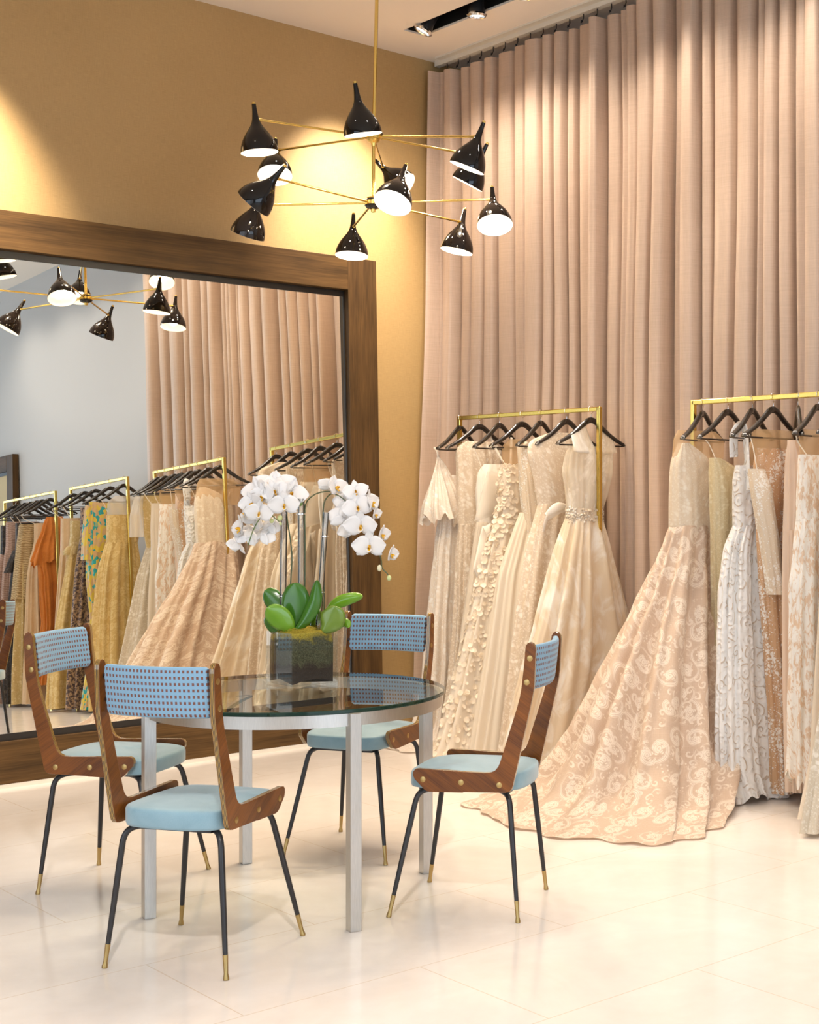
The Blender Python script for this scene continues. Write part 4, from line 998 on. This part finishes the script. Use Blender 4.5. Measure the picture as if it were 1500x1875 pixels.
loft('bodice', F['gold_satin'], [(1.66, -.115, -.08, -.03, .03, .001), (1.60, -.12, .11, -.05, .05, .003), (1.50, -.115, .13, -.06, .055, .004), (1.30, -.105, .12, -.055, .055, .004)], g, nz=20, nt=80, seed=22)
loft('skirt', F['gold_satin'], [(1.31, -.105, .12, -.055, .055, .003), (1.0, -.095, .14, -.06, .06, .008), (.5, -.09, .16, -.065, .065, .012), (.02, -.085, .2, -.07, .07, .015)], g, seed=23)
strap(g, [(-.20, 0, 1.765), (-.15, -.01, 1.73), (-.11, -.02, 1.655)], .0025); strap(g, [(.2, 0, 1.765), (.16, 0, 1.7), (.12, 0, 1.62)], .0025)
g = gown(4.55, 'heavy white corded-embroidery mermaid gown with a wide shoulder strap', GB)
loft('bodice', F['white_cord'], [(1.62, -.128, -.03, -.05, .02, .002), (1.55, -.132, .07, -.055, .05, .003), (1.41, -.124, .05, -.055, .055, .004), (1.32, -.12, .045, -.055, .055, .004)], g, nz=26, nt=90, seed=25)
loft('skirt', F['white_cord'], [(1.33, -.12, .045, -.055, .055, .004), (1.23, -.172, .05, -.06, .06, .016), (1.02, -.213, .085, -.07, .065, .020), (.83, -.228, .12, -.075, .07, .016), (.43, -.243, .16, -.085, .075, .016), (.14, -.245, .19, -.10, .08, .02), (.02, -.23, .22, -.13, .09, .025)], g, nz=70, nt=150, seed=26, rough=.005, hem=.02)
m = MB().tube(catmull([(-.115, .02, 1.66), (-.12, .015, 1.76), (-.098, .0, 1.81), (-.085, -.02, 1.80), (-.088, -.035, 1.72), (-.09, -.045, 1.60), (-.09, -.052, 1.50)], 5), .030, 12, flat=.35); m.build('shoulder_strap', F['white_cord'], g)
loft('mesh_yoke', F['nude'], [(1.78, .02, .13, -.01, .02), (1.70, -.03, .12, -.03, .03), (1.55, -.06, .07, -.05, .05)], g, nz=12, nt=50, seed=6)
g = gown(4.425, 'nude tulle gown scattered with white beads over a beaded lace sleeve', GB)
loft('bodice', F['beads'], [(1.70, -.10, .16, -.03, .04, .002), (1.62, -.13, .16, -.045, .05, .003), (1.45, -.125, .14, -.05, .05, .003), (1.3, -.105, .13, -.05, .05, .003)], g, nz=24, nt=90, seed=27)
loft('skirt', F['beads'], [(1.31, -.105, .13, -.05, .05, .003), (1.0, -.075, .135, -.05, .055, .006), (.43, -.0, .15, -.055, .06, .010), (.03, .02, .17, -.06, .065, .012)], g, seed=28)
loft('sleeve', F['bead_lace'], [(1.60, -.185, -.09, -.045, .015, .002), (1.5, -.178, -.055, -.07, .01, .003), (1.23, -.118, -.015, -.085, .0, .004), (1.0, -.078, .015, -.09, -.01, .005)], g, nz=30, nt=60, seed=29, rough=.004)
loft('mesh_yoke', F['nude'], [(1.79, -.14, .16, -.012, .02), (1.74, -.15, .17, -.02, .03), (1.66, -.11, .16, -.035, .045)], g, nz=12, nt=60, seed=8)
strap(g, [(-.18, -.01, 1.765), (-.165, -.02, 1.70), (-.15, -.03, 1.60)], .0035); strap(g, [(.19, 0, 1.765), (.17, 0, 1.72), (.15, 0, 1.68)], .0035)
g = gown(4.275, 'peach satin gown showing as a narrow strip between beaded and feathered gowns', GB)
loft('bodice', F['peach'], [(1.735, -.06, -.02, -.03, .02, .001), (1.64, -.065, .10, -.045, .045, .004), (1.49, -.068, .12, -.05, .05, .006), (1.3, -.08, .12, -.05, .05, .006)], g, nz=22, nt=80, seed=30)
loft('skirt', F['peach'], [(1.31, -.08, .12, -.05, .05, .005), (1.0, -.075, .12, -.05, .055, .010), (.6, -.066, .13, -.055, .06, .012), (.07, -.046, .16, -.06, .065, .014)], g, seed=31)
g = gown(4.145, 'white feather-embroidered gown with nude cut-outs, cut by the right edge', GB)
loft('bodice', F['feather'], [(1.66, -.135, .13, -.045, .045, .004), (1.55, -.14, .13, -.05, .05, .005), (1.36, -.152, .13, -.055, .05, .005)], g, nz=22, nt=90, seed=32, rough=.004)
loft('skirt', F['feather'], [(1.37, -.152, .13, -.055, .05, .005), (1.15, -.175, .13, -.06, .055, .008), (1.10, -.19, .13, -.07, .055, .012), (.73, -.192, .15, -.065, .06, .010), (.35, -.20, .17, -.07, .065, .012), (.17, -.205, .18, -.075, .07, .018)], g, seed=33, rough=.006, hem=.03)
loft('mesh_yoke', F['nude'], [(1.78, -.13, .15, -.012, .02), (1.73, -.14, .16, -.02, .03), (1.64, -.12, .12, -.04, .04)], g, nz=12, nt=60, seed=9)
strap(g, [(-.17, 0, 1.765), (-.165, -.01, 1.72), (-.12, -.03, 1.655)], .0035)
g = gown(3.985, 'cream organza gown whose skirt corner shows at the right edge', GB)
loft('bodice', F['organza'], [(1.68, -.13, .13, -.04, .05, .003), (1.5, -.14, .13, -.05, .055, .004), (1.32, -.14, .12, -.05, .055, .004)], g, nz=18, nt=80, seed=34)
loft('skirt', F['organza'], [(1.33, -.14, .12, -.05, .055, .004), (1.0, -.17, .15, -.06, .06, .012), (.5, -.20, .17, -.07, .07, .02), (.29, -.215, .18, -.08, .07, .022), (.03, -.30, .2, -.10, .08, .024)], g, seed=35)
strap(g, [(-.19, 0, 1.765), (-.16, 0, 1.72), (-.12, 0, 1.67)], .0035); strap(g, [(.19, 0, 1.765), (.16, 0, 1.72), (.12, 0, 1.67)], .0035)
g = gown(3.86, 'champagne lace gown with nude cap sleeves, last on its rack in the mirror', GB)
loft('bodice', F['pale_gold'], [(1.76, -.15, .15, -.025, .035, .002), (1.66, -.17, .17, -.045, .05, .003), (1.45, -.14, .14, -.05, .05, .003), (1.33, -.12, .12, -.045, .05, .003)], g, nz=22, nt=90, seed=36)
loft('skirt', F['grey_lace'], [(1.34, -.12, .12, -.045, .05, .004), (1.1, -.2, .18, -.05, .055, .012), (.6, -.32, .22, -.06, .06, .02), (.02, -.48, .28, -.08, .07, .026)], g, seed=37)
loft('sleeve', F['sheer'], [(1.75, -.20, -.13, -.03, .03, .003), (1.6, -.245, -.15, -.045, .045, .006), (1.42, -.25, -.15, -.05, .05, .008)], g, nz=18, nt=50, seed=38)
for (y, yaw, lab) in ((4.88, 17.8, 'black hanger inside the nude yoke of the champagne ball gown'), (4.71, 5, 'black hanger of the sequinned slip gown'), (4.55, 16, 'black hanger of the white mermaid gown'), (4.42, 4, 'black hanger of the beaded tulle gown'),
                      (4.267, 42, 'black hanger twisted sideways on the rail, of the peach satin gown'), (4.147, 11, 'black hanger of the feathered gown at the right edge'), (3.985, 6, 'black hanger of the cream organza gown, visible only in the mirror'), (3.87, 4, 'black hanger of the last lace gown on the right-hand rack, seen in the mirror')):
    hang(y, yaw, lab, HB)

# ---- third rack (seen in the mirror)
def slim(y, lab, grp, bod, skt, left, seed, waist=1.38, top=1.68, hemw=.0, yw=.07, hemx=.2, extra=None):
    g = gown(y, lab, grp)
    loft('bodice', F[bod], [(top, left[0], .13, -.05, .05, .003), (1.5, left[0]-.005, .13, -.055, .055, .004), (waist, left[1], .10, -.055, .055, .004)], g, nz=20, nt=80, seed=seed)
    loft('skirt', F[skt], [(waist+.01, left[1], .10, -.055, .055, .005), (waist-.2, left[2], .12, -.06, .065, .014), (.76, left[3], .15, -yw, yw, .022), (.34, left[4], hemx, -yw-.01, yw+.01, .028), (.03, left[5], hemx, -yw-.02, yw+.02, .03)], g, seed=seed+50, nz=44, nt=110)
    if top < 1.72:
        strap(g, [(-.20, 0, 1.765), (-.17, 0, 1.72), (left[0]+.02, 0, top-.01)], .0025); strap(g, [(.20, 0, 1.765), (.17, 0, 1.72), (.12, 0, top-.01)], .0025)
    return g
g = slim(3.225, 'gold brocade ball gown beside the brass post, in the mirror', GC, 'brocade', 'brocade', (-.155, -.165, -.23, -.285, -.32, -.33), 60, 1.40, 1.64)
loft('mesh_yoke', F['sheer'], [(1.80, -.08, .08, -.015, .02), (1.75, -.15, .15, -.025, .03), (1.63, -.15, .12, -.045, .045)], g, nz=12, nt=60, seed=4)
g = slim(2.96, 'teal and yellow sequinned coat dress, in the mirror', GC, 'flakes', 'flakes', (-.19, -.225, -.23, -.19, -.24, -.30), 61, 1.34, 1.77)
loft('sleeve', F['flakes'], [(1.74, -.22, -.15, -.03, .03, .003), (1.5, -.25, -.16, -.04, .04, .005), (1.28, -.265, -.16, -.045, .045, .006)], g, nz=20, nt=50, seed=5)
slim(2.68, 'brown floral printed gown, in the mirror', GC, 'print', 'print', (-.14, -.17, -.2, -.25, -.29, -.31), 62, 1.38, 1.74)
g = slim(2.45, 'pale gold lace gown with a ruffled waist, in the mirror', GC, 'pale_gold', 'brocade', (-.14, -.165, -.2, -.29, -.37, -.40), 63, 1.39, 1.64)
loft('waist_ruffle', F['pale_gold'], [(1.42, -.17, .1, -.06, .06, .006), (1.38, -.20, .13, -.075, .07, .014), (1.345, -.20, .13, -.075, .07, .018)], g, nz=10, nt=90, seed=6, folds=(9, 15, 23, 31))
slim(2.21, 'peach gown at the far end of the third rack, in the mirror', GC, 'ruffle', 'ruffle', (-.12, -.13, -.15, -.19, -.22, -.24), 64, 1.38, 1.68)
for (y, yaw, lab) in ((3.231, 3, 'black hanger of the gold brocade gown, in the mirror'), (2.963, 6, 'black hanger of the teal and yellow coat, in the mirror'), (2.674, 8, 'black hanger of the brown printed gown, in the mirror'), (2.452, 5, 'black hanger of the pale gold lace gown, in the mirror'), (2.207, 9, 'black hanger of the peach gown, in the mirror')):
    hang(y, yaw, lab, HC_)
# ---- farthest rack
g = gown(1.69, 'fluffy orange gown with a cape, in the mirror', GD)
loft('skirt', F['orange'], [(1.4, -.13, .12, -.06, .06, .01), (1.2, -.12, .13, -.06, .065, .014), (.77, -.10, .13, -.07, .07, .02), (.4, -.15, .15, -.075, .075, .024), (.2, -.18, .16, -.08, .08, .03)], g, seed=70, rough=.008)
loft('cape', F['orange'], [(1.73, -.03, .10, -.03, .03, .004), (1.66, -.07, .15, -.05, .05, .008), (1.5, -.13, .17, -.075, .07, .014), (1.30, -.185, .165, -.09, .08, .022)], g, nz=34, nt=120, seed=71, rough=.016, hem=.03)
slim(1.51, 'peach gown of shiny ruffles, in the mirror', GD, 'ruffle', 'ruffle', (-.08, -.12, -.15, -.17, -.19, -.21), 65, 1.38, 1.68)
g = slim(1.375, 'tan pleated gown with a long pleated top, in the mirror', GD, 'tan_pleat', 'pale_gold', (-.165, -.2, -.205, -.23, -.26, -.27), 66, 1.4, 1.68)
loft('overtop', F['tan_pleat'], [(1.67, -.168, .13, -.056, .056, .002), (1.41, -.205, .13, -.066, .064, .005), (.97, -.262, .14, -.085, .08, .010)], g, nz=30, nt=100, seed=72, hem=.02)
g = slim(1.24, 'black lace ruffled gown, in the mirror', GD, 'black_lace', 'black_lace', (-.15, -.16, -.2, -.26, -.28, -.29), 67, 1.42, 1.70)
loft('flounce', F['black_lace'], [(1.45, -.17, .12, -.06, .06, .008), (1.32, -.225, .14, -.075, .07, .018), (1.24, -.25, .15, -.085, .075, .026)], g, nz=16, nt=90, seed=73)
slim(1.10, 'dusty pink pleated gown, in the mirror', GD, 'mauve', 'mauve', (-.18, -.2, -.22, -.25, -.28, -.32), 68, 1.42, 1.72)
slim(.88, 'dark lace gown last on the farthest rack, in the mirror', GD, 'black_lace', 'mauve', (-.15, -.16, -.2, -.24, -.28, -.3), 69, 1.42, 1.70)
for (y, yaw, lab) in ((1.692, 6, 'black hanger of the orange gown, in the mirror'), (1.514, 8, 'black hanger of the ruffled peach gown, in the mirror'), (1.386, 4, 'black hanger of the tan pleated gown, in the mirror'), (1.24, 7, 'black hanger of the black lace gown, in the mirror'), (1.102, 5, 'black hanger of the dusty pink gown, in the mirror'), (.871, 9, 'black hanger of the dark lace gown, last in the mirror')):
    hang(y, yaw, lab, HD)
